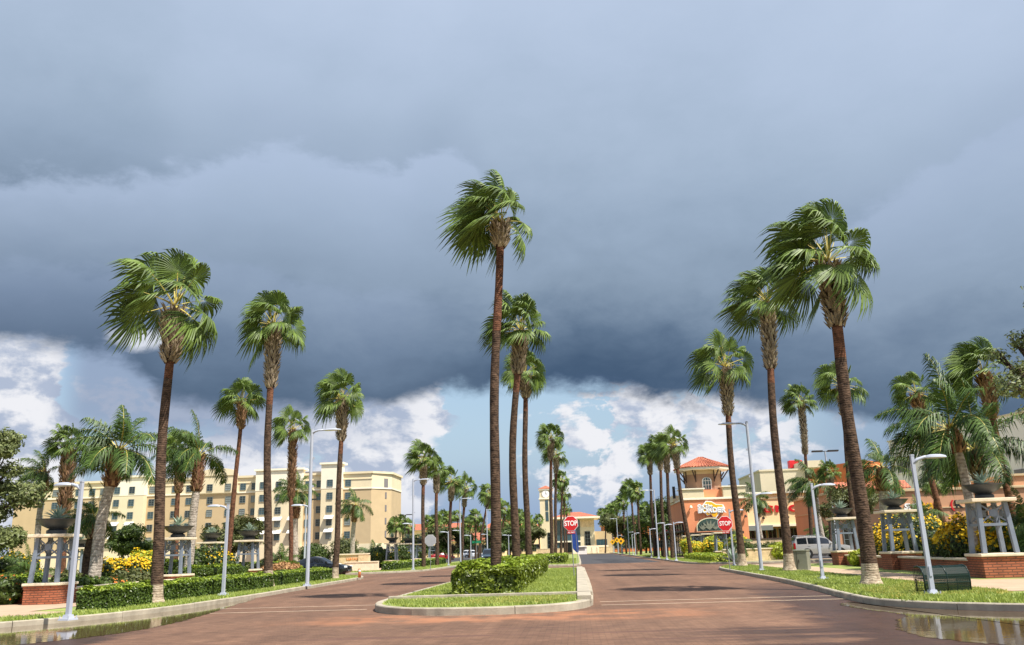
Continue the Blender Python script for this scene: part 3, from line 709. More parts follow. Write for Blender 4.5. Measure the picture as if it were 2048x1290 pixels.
def fan_palm(label, base, hub, cs, boot_l, r=.2, crown=0, bend=(0, 0), foot=True, group='fan palms along the boulevard', rz=None, fullred=False, bare=None, far=False, bootw=.34):
    """base (x,y), hub (x,z) or (x,y,z): where the leaf stalks spring; cs crown scale; boot_l length of old leaf bases"""
    global PALM_N; PALM_N += 1; rng = np.random.default_rng(100+PALM_N)
    x, y = base; z0 = H0-.02; hx, hy, hz = (hub[0], y+rng.normal(0, .15), hub[1]) if len(hub) == 2 else hub
    t = thing('fan_palm', label, 'palm tree', (x, y, z0), 0, group)
    h = hz-z0; path = stem((0, 0, 0), (hx-x, hy-y, h), bend, 16)
    # trunk: swollen foot, slim stem
    mb = MB(); rad = []
    for i in range(17):
        zz = path[i].z; f = r*(1.0-.28*zz/h)*(1+.03*math.sin(zz*2.3+x)); f += (r*.85*math.exp(-zz/.35) if foot else 0); rad.append(f)
    p2 = [path[0], path[0].lerp(path[1], .12), path[0].lerp(path[1], .3), path[0].lerp(path[1], .6)] + path[1:]
    r2 = [r*1.75, r*1.5, r*1.28, r*1.14] + rad[1:] if foot else [rad[0]]*4 + rad[1:]
    nz = len(p2)
    mb.tube(p2, r2, 8 if far else 14)
    # red-brown freshly bared band under the leaf bases, pale washed foot
    nring = 8 if far else 14
    zb = h-boot_l; 
    for fi in range(len(mb.f)-2):
        zc = sum(mb.v[i][2] for i in mb.f[fi])/len(mb.f[fi])
        if foot and zc < .8: mb.mi[fi] = 2
        elif fullred or zc > zb-(bare if bare is not None else .9): mb.mi[fi] = 1
    mb.build('trunk', ['trunk_dark', 'trunk_red', 'trunk_pale'], t, smooth=True)
    if boot_l > .05:
        m = 18; bp = []
        for i in range(m+1):
            zz = h-boot_l+boot_l*i/m; u = zz/h*16; k = min(int(u), 15); bp.append(tuple(path[k].lerp(path[k+1], u-k)))
        r_b = r*(1.0-.28*(h-boot_l)/h)
        boots(rng, bp, r_b*1.45, bootw*.86, int(60 if far else 70+boot_l*95), 'leaf_bases', 'boot_brown' if fullred else 'boot', t)
        sl_ = MB(); sl_.tube([Vector(q) for q in bp], [r_b*1.02+(bootw*.72-r_b)*min(1, i/5)*(1+.1*math.sin(i*1.7)) for i in range(m+1)], 10); sl_.build('leaf_sheath', 'trunk_dark', t, smooth=True)
    me = (CROWN_FAR if far else CROWNS + CROWN_SWEPT + CROWN_MORE)[crown]
    c = bpy.data.objects.new('crown', me); COL.objects.link(c); c.parent = t
    c.location = path[-1] + Vector((0, 0, .16*cs)); c.scale = (cs*.94, cs*.94, cs*1.2)
    # turning the crown would turn the wind with it: only a slight turn
    c.rotation_euler = (rng.uniform(-.14, .14), rng.uniform(-.16, .08), rng.uniform(-.6, .6) if rz is None else rz)
    return t
def palm_px(label, Y, bpx, hub_px, cs, boot_l, X=None, **k):
    x = X if X is not None else at(bpx, 1110, Y)[0]
    hx, hz = at(hub_px[0], hub_px[1], Y)
    return fan_palm(label, (x, Y), (hx, hz), cs, boot_l, **k)
palm_px('nearest left fan palm, rising between two hedges, old leaf bases round its neck', 31, 310, (350, 622), 1.12, 2.1, X=-15.3, r=.21, crown=1, bend=(-.1, 0), rz=.2, bootw=.42)
palm_px('second fan palm along the left kerb, with a long pale shaggy neck', 44.2, 537, (545, 655), 1.0, 3.4, X=-15.9, r=.22, crown=7, bend=(-.15, 0), bootw=.36)
palm_px('fan palm with whitewashed foot at the left kerb tip, before the black sedan', 56.5, 668, (683, 800), .98, 2.8, X=-15.9, r=.2, crown=9, bend=(.05, 0), bootw=.4)
palm_px('tallest fan palm, wind-swept, growing from the median hedge', 31.2, 996, (1000, 448), .80, .95, X=-2.95, r=.2, crown=5, bend=(-.1, 0), foot=False, fullred=False, rz=0, bootw=.36, bare=3.5)
palm_px('second palm of the median hedge, just behind the tallest, shaggy under its crown', 44, 1040, (1040, 668), 1.0, 2.2, X=-3.05, r=.22, crown=2, bend=(-.28, 0), foot=False, bootw=.42)
palm_px('third palm of the median hedge, its small crown below and behind the second', 57, 1060, (1050, 752), .92, 1.5, X=-3.15, r=.22, crown=4, bend=(-.1, 0), foot=False)
palm_px('fan palm with tucked droopy crown by the right stop sign and tall silver lamp', 58.9, 1485, (1450, 738), 1.15, 3.3, X=10.9, r=.24, crown=3, bend=(-.1, 0), bootw=.42)
palm_px('tall fan palm on the right kerb beside the utility box, second nearest there', 46.5, 1578, (1537, 606), 1.05, 3.7, X=11.0, r=.24, crown=8, bend=(-.15, 0), rz=-.3, bootw=.4)
palm_px('nearest right-hand fan palm with pale swollen foot, leaves torn by wind, thick scaly neck', 30.6, 1745, (1658, 528), .98, 2.4, X=9.9, r=.25, crown=6, bend=(.0, 0), rz=-.15, bootw=.42)
palm_px('young fan palm with a shaggy dark trunk, rising behind the silver off-roader', 94, 1624, (1602, 808), 1.05, 5.5, r=.2, crown=2, bend=(.1, 0), foot=False, bootw=.34)
palm_px('fan palm whose crown shows behind the nearest right-hand trunk', 66, 1712, (1682, 775), .95, 2.2, r=.2, crown=1, foot=False)
palm_px('leaning fan palm at right, wind-blown crown against the branches of the right oak', 44, 2040, (1962, 752), .72, 2.2, r=.19, crown=5, bend=(.05, 0), foot=False, fullred=True, rz=.1)
palm_px('slim red-trunked fan palm at left rising behind the stone-topped pedestals', 60, 452, (481, 808), .9, 1.8, r=.19, crown=0, bend=(.1, 0), foot=False, fullred=True, bootw=.3)
palm_px('shaggy-trunked fan palm in front of the hotel, its crown left of the tall left lamp', 75, 582, (586, 862), .95, 6., r=.2, crown=3, foot=False, fullred=True, bootw=.34)
palm_px('fan palm with brown scaly trunk behind the nearest left planter pedestal', 47, 128, (134, 895), .62, 4.5, r=.2, crown=2, foot=False, fullred=True, bootw=.36)
palm_px('thin red-brown fan palm behind the nearest left trunk, before the hotel', 62, 352, (361, 905), .85, 3., r=.2, crown=4, foot=False, fullred=True, bootw=.3)
palm_px('leaning fan palm with red trunk behind the large yellow bush', 55, 1906, (1832, 790), .7, 4.2, r=.2, crown=1, bend=(-.2, 0), foot=False, fullred=True, bootw=.32)
palm_px('low young fan palm before the orange block', 86, 1660, (1660, 948), .62, 1.2, r=.17, crown=2, foot=False)
palm_px('low young fan palm in front of the brown shopfront lettering', 72, 1872, (1868, 972), .62, 1., r=.17, crown=4, foot=False)
GF = 'fan palms along the boulevard'
for lab, Y, X, hub, cs, cr in (
    ('nearest fan palm of the far left row, behind the blank grey sign', 92, -16.3, (846, 925), 1.0, 0),
    ('second fan palm of the far left row beyond the side street', 101, -16.3, (872, 945), .95, 2),
    ('third fan palm of the far left row beyond the side street', 110, -16.2, (903, 965), .95, 1),
    ('fourth fan palm of the far left row, beside a tall lamp', 123, -16.4, (930, 980), 1.05, 3),
    ('nearest fan palm of the far median, right of the three hedge palms', 100, -2.9, (1101, 880), 1.0, 4),
    ('second fan palm of the far median, behind the nearest there', 117, -2.9, (1112, 912), .95, 1),
    ('nearest fan palm of the far right row, left of the square tower', 93, 12.0, (1347, 893), .95, 3),
    ('second fan palm of the far right row, crown overlapping the nearest there', 101, 10.9, (1331, 905), .95, 0),
    ('third fan palm of the far right row', 110, 10.9, (1319, 903), .95, 2),
    ('fourth fan palm of the far right row, at the left edge of its cluster', 120, 10.6, (1298, 915), 1.0, 4)):
    palm_px(lab, Y, 0, hub, cs, 2.4, X=X, r=.23, crown=cr, foot=False)
sm = 'fan palm in the middle distance of the avenue, well past the side street'
for Y, X, hub in ((157, -2.9, (1124, 962)), (200, -2.8, (1128, 990)), (245, -2.8, (1133, 1020)), (151, 11, (1274, 985)), (165, 11.2, (1261, 980)), (195, 11, (1246, 1008)), (228, 11, (1232, 1018)), (258, 11, (1221, 1022)),
                  (148, -17, (978, 990)), (162, -16.8, (990, 1003)), (190, -17, (1010, 1020)), (215, -16.6, (1027, 1030))):
    palm_px(sm, Y, 0, hub, 1.05, 2.4, X=X, r=.24, crown=int(Y) % 3, foot=False, far=True)
bk = 'small fan palm far back before the red-tiled buildings'
for hx, hz, Y in ((792, 1052, 190), (806, 1046, 215), (818, 1055, 200), (858, 1046, 240), (872, 1050, 215), (888, 1036, 250), (897, 1038, 230), (915, 1033, 245), (938, 1050, 200), (952, 1036, 180), (962, 1052, 210), (1001, 1043, 235), (1016, 1046, 225), (1040, 1035, 205), (1052, 1045, 195), (1062, 1052, 230), (1078, 1042, 255), (1212, 1040, 235), (1292, 1022, 190), (1205, 1030, 270)):
    palm_px(bk, Y, hx+random.uniform(-2, 2), (hx, hz), random.uniform(.95, 1.25), 1.5, r=.24, crown=random.randrange(3), foot=False, far=True, group='small fan palms far back')

# queen palms: feathery fronds
def frond(rng, d, L_, V, F, RV, RF, wind, nl=64, ll=.85):
    d = d/np.linalg.norm(d); pts = []; p = np.array([0, 0, 0.]); v = d.copy(); k = 14
    for i in range(k+1):
        pts.append(p.copy()); v = v + np.array([0, 0, -1])*(.06+.13*(i/k))*(1.25-.6*max(0, d[2])) + WIND*wind*.05; v /= np.linalg.norm(v); p = p+v*L_/k
    tri_tube(RV, RF, pts, .04, .008)
    for j in range(nl):
        u = .2+.8*(j+.5)/nl; f = u*k; i = min(int(f), k-1); q = pts[i]*(1-(f-i))+pts[i+1]*(f-i); t = pts[i+1]-pts[i]; t /= np.linalg.norm(t)
        s = np.cross(t, [0, 0, 1.]); s = s/np.linalg.norm(s) if np.linalg.norm(s) > 1e-3 else np.array([1., 0, 0]); n = np.cross(s, t)
        for sg in (-1, 1):
            l = ll*(math.sin(math.pi*(.12+.86*u))**.6)*rng.uniform(.8, 1.2)
            a = t*rng.uniform(.35, .75)+s*sg*rng.uniform(.55, 1.)+n*rng.uniform(-.3, .5); a /= np.linalg.norm(a)
            m1 = q+a*l*.5+np.array([0, 0, -.10])*l+WIND*wind*l*.12; m2 = q+a*l*.8+np.array([0, 0, -.62])*l+WIND*wind*l*.45
            w = np.cross(a, n); w = w/np.linalg.norm(w)*.024
            o = len(V); V.extend([q-w*.6, q+w*.6, m1+w, m1-w, m2]); F.extend([(o, o+1, o+2), (o, o+2, o+3), (o+3, o+2, o+4)])
def queen_crown(seed, nf=15, L_=2.9, wind=.5, nl=64, low=-.25):
    rng = np.random.default_rng(seed); V, F, RV, RF = [], [], [], []
    for i in range(nf):
        t = (i+.5)/nf; el = math.asin(.96-(.96-low)*t); az = i*2.39996+rng.normal(0, .25)
        d = np.array([math.cos(el)*math.cos(az), math.cos(el)*math.sin(az), math.sin(el)])+WIND*wind*.4
        frond(rng, d, L_*rng.uniform(.85, 1.1), V, F, RV, RF, wind, nl)
    o = len(V); nb = len(F); V += RV; F += [tuple(i+o for i in f) for f in RF]
    me = bpy.data.meshes.new('crown'); me.from_pydata([tuple(v) for v in V], [], F); me.materials.append(MATS['queen_leaf']); me.materials.append(MATS['petiole'])
    me.polygons.foreach_set('material_index', [0]*nb+[1]*(len(F)-nb)); me.update(); return me
QUEENS = [queen_crown(41, 18, 3.0, .6, low=.0), queen_crown(42, 17, 3.0, .9, low=-.1), queen_crown(43, 22, 2.8, .5, low=.05), queen_crown(44, 14, 2.7, .7, low=-.3)]
def queen_palm(label, Y, bpx, hub_px, cs, crown=0, r=.2, boot_l=1.2, X=None, pale=True, rz=0., bend=(0, 0), dy=0.):
    global PALM_N; PALM_N += 1; rng = np.random.default_rng(300+PALM_N)
    x = X if X is not None else at(bpx, 1112, Y)[0]; hx, hz = at(hub_px[0], hub_px[1], Y+dy); z0 = H0-.02; h = hz-z0
    t = thing('queen_palm', label, 'palm tree', (x, Y, z0), 0, 'feathery queen palms')
    path = stem((0, 0, 0), (hx-x, dy, h), bend, 12); mb = MB()
    mb.tube(path, [r*(1.15-.35*i/12)+(.06 if i == 0 else 0) for i in range(13)], 12); mb.build('trunk', 'trunk_grey' if pale else 'trunk_dark', t, smooth=True)
    if boot_l:
        m = 10; bp = []
        for i in range(m+1):
            zz = h-boot_l+boot_l*i/m; u = zz/h*12; k = min(int(u), 11); bp.append(tuple(path[k].lerp(path[k+1], u-k)))
        boots(rng, bp, r*1.2, r*1.15, int(40+40*boot_l), 'leaf_bases', 'boot_brown' if pale else 'boot', t, .14)
        s_ = MB(); s_.tube([Vector(q) for q in bp], [r*(.92+.42*math.sin(math.pi*min(1, i/m+.12))) for i in range(m+1)], 10); s_.build('leaf_sheath', 'trunk_red', t, smooth=True)
    c = bpy.data.objects.new('crown', QUEENS[crown]); COL.objects.link(c); c.parent = t; c.location = path[-1]; c.scale = (cs,)*3; c.rotation_euler = (0, 0, rz)
    return t
queen_palm('pale-trunked queen palm leaning right, the big one in the left flower bed', 40, 190, (237, 902), .98, 2, .27, 1.7, rz=.3, bend=(-.15, 0))
queen_palm('short grey queen palm beside the leaning one in the left flower bed', 42, 172, (186, 1040), .62, 0, .2, .9, pale=False)
queen_palm('queen palm with a bulging brown neck behind the nearest left planter, arching left', 48, 76, (86, 945), .58, 1, .17, 1.4, rz=.2)
queen_palm('queen palm with a wide scaly neck standing behind the round clipped hedge', 52, 374, (397, 912), .98, 0, .26, 2.2, bend=(.1, 0), rz=-.2)
queen_palm('queen palm with drooping fronds on the lawn before the hotel corner', 112, 703, (710, 1010), 1.05, 3, .3, 2.2, rz=.4)
queen_palm('bushy queen palm before the hotel, behind the shaggy fan palm', 86, 590, (592, 985), .92, 2, .3, 2.6)
queen_palm('grey queen palm leaning left over the large yellow bush, widest feathery crown at right', 37, 1945, (1898, 858), 1.08, 0, .2, 1.0, bend=(.34, 0), rz=-.1)
queen_palm('queen palm with dark shaggy neck behind the bowl of the nearest right pedestal', 41, 1978, (1948, 900), 1.1, 0, .24, 1.3, pale=False, rz=.5)
queen_palm('queen palm with thick stubby neck between the orange block and the white building', 60, 1776, (1762, 935), .98, 3, .3, 1.6, rz=-.2)
queen_palm('queen palm with limp fronds behind the second right-hand trunk, over the red letters', 90, 1650, (1628, 970), 1.15, 1, .24, 1.2, rz=.2)
queen_palm('thin queen palm with few drooping fronds before the cream shopfront', 84, 1527, (1512, 1000), .8, 3, .2, 1.6, rz=1.2)
# ------------------------------------------------------------------ hedges and shrubs
def hedge(label, x0, x1, y0, y1, z0, h, n, leaf='hedge_leaf', size=.07, group='clipped hedges', round_=.12, top_bias=.5, rz=0, loc=None, aspect=1.7, lump=.03):
    """clipped hedge: leaf blades over every face of a softly lumpy block"""
    lx, ly = x1-x0, y1-y0; cx, cy = (x0+x1)/2, (y0+y1)/2
    ar = np.array([lx*ly*top_bias*2, lx*h, lx*h*.5, ly*h, ly*h]); ar = ar/ar.sum()
    face = RNG.choice(5, n, p=ar); a, c = RNG.uniform(-.5, .5, n), RNG.uniform(0, 1, n); d = np.abs(RNG.normal(0, .06, n)) - .02
    P = np.zeros((n, 3)); Q = np.zeros((n, 3))
    for f in range(5):
        k = face == f
        if f == 0: P[k] = np.stack([a[k]*lx, (c[k]-.5)*ly, h-d[k]], 1); Q[k] = (0, 0, 1)
        elif f == 1: P[k] = np.stack([a[k]*lx, -ly/2+d[k], c[k]*h], 1); Q[k] = (0, -1, .35)
        elif f == 2: P[k] = np.stack([a[k]*lx, ly/2-d[k], c[k]*h], 1); Q[k] = (0, 1, .35)
        elif f == 3: P[k] = np.stack([-lx/2+d[k], a[k]*ly, c[k]*h], 1); Q[k] = (-1, 0, .35)
        else: P[k] = np.stack([lx/2-d[k], a[k]*ly, c[k]*h], 1); Q[k] = (1, 0, .35)
    # lumps and rounded edges
    lum = lump*(np.sin(P[:, 1]*1.9+P[:, 0]*2.7)+np.sin(P[:, 1]*4.3+1.3)*.6+np.sin(P[:, 0]*5.1+P[:, 2]*4)*.5)
    P += Q*lum[:, None]*np.minimum(1, P[:, 2:3]/h*2)
    ex = np.maximum(0, np.abs(P[:, 0])-(lx/2-round_)); ey = np.maximum(0, np.abs(P[:, 1])-(ly/2-round_)); eg = np.maximum(ex, ey); P[:, 2] -= np.where(P[:, 2] > h-.15, eg*.8, 0); Q = Q + np.where(P[:, 2:3] > h-.22, 1., 0.)*np.array([0, 0, .9])
    Q = Q/np.linalg.norm(Q, axis=1, keepdims=True) + RNG.normal(0, .42, (n, 3))
    V, F = cards(P, Q, size, aspect)
    t = thing('hedge', label, 'hedge', (cx, cy, z0), rz, group)
    if loc: t.location = loc
    o = npmesh('foliage', V, F, [leaf, 'hedge_lit_top'], t); top = (P[:, 2] > h-.11) & (RNG.random(n) < .75); o.data.polygons.foreach_set('material_index', np.concatenate([top, top]).astype(np.int32))  # most leaves in the top band take the painted sunlit tone
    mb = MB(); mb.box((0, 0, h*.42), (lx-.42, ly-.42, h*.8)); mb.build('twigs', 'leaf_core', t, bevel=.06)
    return t
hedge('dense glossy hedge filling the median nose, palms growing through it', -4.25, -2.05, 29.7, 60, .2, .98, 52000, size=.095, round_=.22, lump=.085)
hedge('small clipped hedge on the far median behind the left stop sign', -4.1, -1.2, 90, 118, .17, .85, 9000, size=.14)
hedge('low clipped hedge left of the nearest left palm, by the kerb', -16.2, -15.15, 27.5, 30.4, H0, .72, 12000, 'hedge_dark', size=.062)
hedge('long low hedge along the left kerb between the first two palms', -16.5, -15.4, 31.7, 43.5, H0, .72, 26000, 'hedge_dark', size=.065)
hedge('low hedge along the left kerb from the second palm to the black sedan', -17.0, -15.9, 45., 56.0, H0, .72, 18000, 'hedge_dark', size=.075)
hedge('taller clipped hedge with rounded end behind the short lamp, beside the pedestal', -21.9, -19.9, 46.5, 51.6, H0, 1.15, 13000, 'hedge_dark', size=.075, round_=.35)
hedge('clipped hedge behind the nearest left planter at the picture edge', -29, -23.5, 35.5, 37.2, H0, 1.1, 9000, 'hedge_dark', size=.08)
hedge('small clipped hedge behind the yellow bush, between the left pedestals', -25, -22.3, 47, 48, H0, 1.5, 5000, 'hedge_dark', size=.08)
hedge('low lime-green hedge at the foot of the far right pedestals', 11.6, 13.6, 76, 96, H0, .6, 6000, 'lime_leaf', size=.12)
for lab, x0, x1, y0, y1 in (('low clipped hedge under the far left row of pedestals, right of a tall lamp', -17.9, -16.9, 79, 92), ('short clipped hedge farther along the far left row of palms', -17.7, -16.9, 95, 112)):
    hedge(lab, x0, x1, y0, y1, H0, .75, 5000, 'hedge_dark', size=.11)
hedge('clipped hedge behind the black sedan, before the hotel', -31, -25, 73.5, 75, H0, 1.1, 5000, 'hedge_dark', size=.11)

def blob_leaves(blobs, n, shell=.75, seed=1):
    """points and outward normals spread through ellipsoid clumps (cx,cy,cz,rx,ry,rz)"""
    rng = np.random.default_rng(seed); B = np.array(blobs, float); wt_ = (B[:, 3]*B[:, 4]+B[:, 4]*B[:, 5]+B[:, 3]*B[:, 5]); k = rng.choice(len(B), n, p=wt_/wt_.sum()); d = rng.normal(size=(n, 3)); d /= np.linalg.norm(d, axis=1, keepdims=True)
    r = shell+(1.06-shell)*rng.random(n)**.7
    nz = 1+.13*np.sin(d[:, 0]*7+k)+.1*np.sin(d[:, 2]*9+k*2.1)+.08*np.sin(d[:, 1]*11+k)
    return B[k, :3]+d*B[k, 3:]*(r*nz)[:, None], d+rng.normal(0, .5, (n, 3))
def shrub(name, label, cat, base, blobs, n, leaf, size, group=None, flowers=None, seed=1, core=True, stems=True, aspect=1.8):
    x, y, z = base; t = thing(name, label, cat, base, 0, group); P, Q = blob_leaves(blobs, n, .6, seed); k = P[:, 2] > .02; V, F = cards(P[k], Q[k], size, aspect)
    npmesh('foliage', V, F, leaf, t)
    if flowers:
        m, nf, fs, up = flowers; P, Q = blob_leaves(blobs, nf*3, .97, seed+50)
        # blossom in sprays: keep points where a lumpy field is high and the clump faces up or out
        f = np.sin(P[:, 0]*3.1+seed)+np.sin(P[:, 1]*2.7+1)+np.sin(P[:, 2]*3.7+2)+up*(P[:, 2]-P[:, 2].mean())/max(.1, P[:, 2].std())+np.random.default_rng(seed).normal(0, .8, len(P))
        i = np.argsort(-f)[:nf]; i = i[P[i, 2] > .05]; V, F = cards(P[i], Q[i]*.6+np.array([.2, -.5, .5]), fs, 1.15); npmesh('blossom', V, F, m, t)
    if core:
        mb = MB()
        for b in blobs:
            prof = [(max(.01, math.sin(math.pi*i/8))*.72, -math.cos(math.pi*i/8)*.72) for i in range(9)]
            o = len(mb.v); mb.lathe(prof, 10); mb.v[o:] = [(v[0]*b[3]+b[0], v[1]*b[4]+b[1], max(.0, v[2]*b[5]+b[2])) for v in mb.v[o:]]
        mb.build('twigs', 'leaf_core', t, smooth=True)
    return t
def rnd_blobs(seed, w, d, h, n, r=.35):
    g = random.Random(seed); out = []
    for i in range(n):
        rr = r*g.uniform(.75, 1.2)*min(h, w); out.append((g.uniform(-w/2+rr, w/2-rr) if w > 2*rr else 0, g.uniform(-d/2+rr*.6, d/2-rr*.6) if d > 1.2*rr else 0, g.uniform(rr*.7, max(rr*.75, h-rr)), rr*1.15, rr*1.1, rr))
    return out
YB = 'yellow-flowering bushes'
shrub('flowering_bush', 'big yellow-flowering bush behind the leaning short lamp, between the right pedestals', 'bush', (17.3, 38.8, H0), rnd_blobs(1, 3.0, 5.8, 2.35, 13, .42), 22000, 'bush_leaf', .085, YB, ('yellow_flower', 11000, .13, .4), 3)
shrub('flowering_bush', 'yellow-flowering bush behind the nearest right palm trunk, between two pedestals', 'bush', (18.5, 50, H0), rnd_blobs(2, 3.2, 6.2, 2.7, 12, .42), 18000, 'bush_leaf', .10, YB, ('yellow_flower', 3000, .13, .6), 5)
shrub('flowering_bush', 'low mound of yellow blossom beside the pale leaning queen palm', 'bush', at(243, 1150, 45)[0:1]+(45, H0), rnd_blobs(3, 2.8, 2.4, 1.75, 8, .42), 9000, 'bush_leaf', .09, YB, ('yellow_flower', 1400, .12, 2.2), 7)
shrub('flowering_bush', 'loose yellow-flowering bush just left of the nearest left palm trunk', 'bush', at(292, 1150, 48)[0:1]+(48, H0), rnd_blobs(4, 2., 2., 2.1, 7, .42), 7000, 'lime_leaf', .10, YB, ('yellow_flower', 800, .12, .5), 9)
shrub('flowering_bush', 'tall yellow-flowering bush under the small bowl behind the round hedge', 'bush', at(415, 1110, 54)[0:1]+(54, H0), rnd_blobs(5, 3.8, 1.6, 2.3, 9, .4), 9000, 'bush_leaf', .10, YB, ('yellow_flower', 500, .12, .2), 11)
shrub('flowering_bush', 'yellow-flowering bush at the left picture edge behind the first planter', 'bush', at(14, 1110, 44)[0:1]+(44, H0), rnd_blobs(6, 4., 2., 2.3, 9, .4), 8000, 'bush_leaf', .10, YB, ('yellow_flower', 350, .12, .2), 13)
for i, (px, Y, h) in enumerate(((1378, 108, 2.3), (1400, 99, 2.2), (1425, 92, 2.2), (1478, 86, 3.0))):
    shrub('flowering_bush', ('yellow bush showing through the far right pedestals, leftmost', 'yellow bush showing through the far right pedestals, second from left', 'yellow bush in the far right pedestals, third from left', 'tall lime-yellow bush just right of the right stop sign')[i], 'bush', (at(px, 1100, Y+2)[0], Y+2, H0), rnd_blobs(20+i, 1.9, 2.6, h, 7, .38), 4000, 'lime_leaf', .14, YB, ('yellow_flower', 650, .15, .3), 15+i)
FB = 'mixed flower-bed shrubs'
for i, (lab, px, Y, w, h, leaf, fl) in enumerate((
    ('orange-tipped croton at the left end of the first brick planter base', 20, 33.2, .9, 1.1, 'bush_leaf', ('orange_flower', 260, .08, .5)),
    ('dark leafy shrub at the foot of the short grey queen palm', 170, 37.5, 1.8, .95, 'hedge_dark', None),
    ('low flower-bed shrub with orange blossom at the leaning palm foot', 215, 38.5, 2.2, 1.0, 'bush_leaf', ('orange_flower', 220, .09, .5)),
    ('olive flower-bed shrub with orange tips before the yellow mound', 258, 41, 2.6, 1.25, 'olive_leaf', ('orange_flower', 120, .09, .5)),
    ('red and orange croton tucked beside the second left pedestal', 283, 41.5, .9, .75, 'orange_flower', None),
    ('leafy flower-bed shrub behind the first planter lamp', 140, 40, 2., 1.3, 'olive_leaf', ('orange_flower', 90, .09, .5)),
    ('feathery brown grass clump behind the second left palm', 566, 58, 2.8, 1.05, 'dry_stem', None),
    ('fine lime grass clump beside the black sedan tail', 580, 60, 1.9, 1.15, 'lime_leaf', None),
    ('small olive shrub behind the second left palm', 525, 62, 2.4, 1.3, 'olive_leaf', None),
    ('round shrub before the hotel wall, right of the tall left lamp', 632, 118, 4.4, 3.2, 'bush_leaf', None),
    ('thin young shrub on the hotel lawn beside the third left palm', 690, 118, 3.2, 4.2, 'olive_leaf', None),
    ('lush green shrub beside the hotel sign wall', 758, 96, 2.4, 2.4, 'bush_leaf', ('yellow_flower', 90, .13, .3)),
    ('green shrub growing through the first far left pedestals', 800, 99, 2.0, 2.6, 'bush_leaf', ('yellow_flower', 60, .13, .3)),
    ('dark evergreen shrub right of the nearest right pedestal', 2052, 37, 2.6, 2.5, 'bush_leaf', None),
    ('low bright green plant on the right brick wall behind the palm', 1718, 53, 1., .95, 'lime_leaf', None),
    ('spiky lime ornamental grass beside the tall right lamp base', 1552, 79, 2.6, 1.5, 'lime_leaf', None),
    ('brown and green shrubs along the low wall behind the right palms', 1530, 80.5, 4.2, 1.5, 'olive_leaf', None))):
    shrub('shrub', lab, 'shrub', (at(px, 1110, Y)[0], Y, H0), rnd_blobs(40+i, w, w*.8, h, 6, .42), int(2500+1400*w), leaf, .075+.0006*Y, FB, fl, 60+i, aspect=2.8 if 'grass' in lab else 1.8)

# ------------------------------------------------------------------ broadleaf trees
def tree(label, base, hub, blobs, n, leaf, size, group='broadleaf trees', r=.22, seed=1, twigs=14, shell=.35, cat='tree', name='broadleaf_tree'):
    """trunk from base, limbs to every leaf clump; blobs relative to base"""
    rng = random.Random(seed); t = thing(name, label, cat, base, 0, group); mb = MB(); hub = Vector(hub)
    mb.tube([Vector((0, 0, -.05)), hub*.3+Vector((.05, 0, 0)), hub*.7, hub], [r*1.35, r, r*.85, r*.7], 10)
    for i, b in enumerate(blobs):
        c = Vector(b[:3]); mid = hub.lerp(c, .5)+Vector((rng.uniform(-.3, .3), rng.uniform(-.3, .3), rng.uniform(-.1, .4)))
        mb.tube([hub*.9, mid, c], [r*.45, r*.28, r*.12], 6)
        for k in range(twigs//max(1, len(blobs))+2):
            d = Vector((rng.gauss(0, 1), rng.gauss(0, 1), rng.gauss(.2, .8))).normalized(); e = c+Vector((d.x*b[3], d.y*b[4], d.z*b[5]))*rng.uniform(.8, 1.2)
            mb.tube([mid.lerp(c, rng.random()), c.lerp(e, .5)+Vector((0, 0, .1)), e], [r*.14, r*.08, .006], 4)
    mb.build('trunk', 'bark', t, smooth=True)
    P, Q = blob_leaves(blobs, n, shell, seed)
    # let light and sky through: drop leaves where a clump field is thin
    f = np.sin(P[:, 0]*2.3/size*.09+seed)+np.sin(P[:, 1]*2.1/size*.09)+np.sin(P[:, 2]*2.9/size*.09+1); k = f > -.9
    V, F = cards(P[k], Q[k]*.7+np.array([0, 0, .35]), size, 2.1); npmesh('crown', V, F, leaf, t); return t
def scatter_blobs(seed, c, ext, n, r):
    g = random.Random(seed); out = []
    for i in range(n):
        while 1:
            p = [g.uniform(-1, 1) for _ in range(3)]
            if sum(q*q for q in p) < 1: break
        rr = r*g.uniform(.7, 1.3); out.append((c[0]+p[0]*ext[0], c[1]+p[1]*ext[1], c[2]+p[2]*ext[2], rr*1.25, rr*1.2, rr*.8))
    return out
tree('big shaggy oak reaching in from the left picture edge', (-30.5, 40, H0), (0.2, 0, 2.2), scatter_blobs(1, (0.4, 0, 5.0), (3.3, 2.7, 3.7), 36, .66), 32000, 'oak_leaf', .095, r=.3, seed=3, twigs=70)
tree('dark oak with thin bare-tipped branches reaching in from the right picture edge', (20.4, 34, H0), (-.1, 0, 4.0), scatter_blobs(2, (-.5, 0, 8.0), (3.6, 2.8, 4.0), 46, .5), 13000, 'oak_leaf', .085, r=.3, seed=5, twigs=120)
tree('olive green tree behind the third left pedestal', (at(455, 1110, 72)[0], 72, H0), (0, 0, 1.4), scatter_blobs(3, (0, 0, 3.6), (2.5, 1.5, 1.6), 14, .8), 12000, 'olive_leaf', .13, r=.14, seed=7)
tree('small grey-green tree between the second left pedestal and the hotel', (at(265, 1110, 66)[0], 66, H0), (0, 0, 1.2), scatter_blobs(4, (0, 0, 3.), (2.0, 1.4, 1.0), 9, .7), 8000, 'bush_leaf', .12, r=.12, seed=8)
tree('dark leafy tree beyond the far right row, left of the restaurant', (17, 152, H0), (0, 0, 2.2), scatter_blobs(5, (-1, 0, 6.0), (5.5, 3, 3.6), 20, 1.7), 14000, 'bush_leaf', .26, r=.3, seed=9)
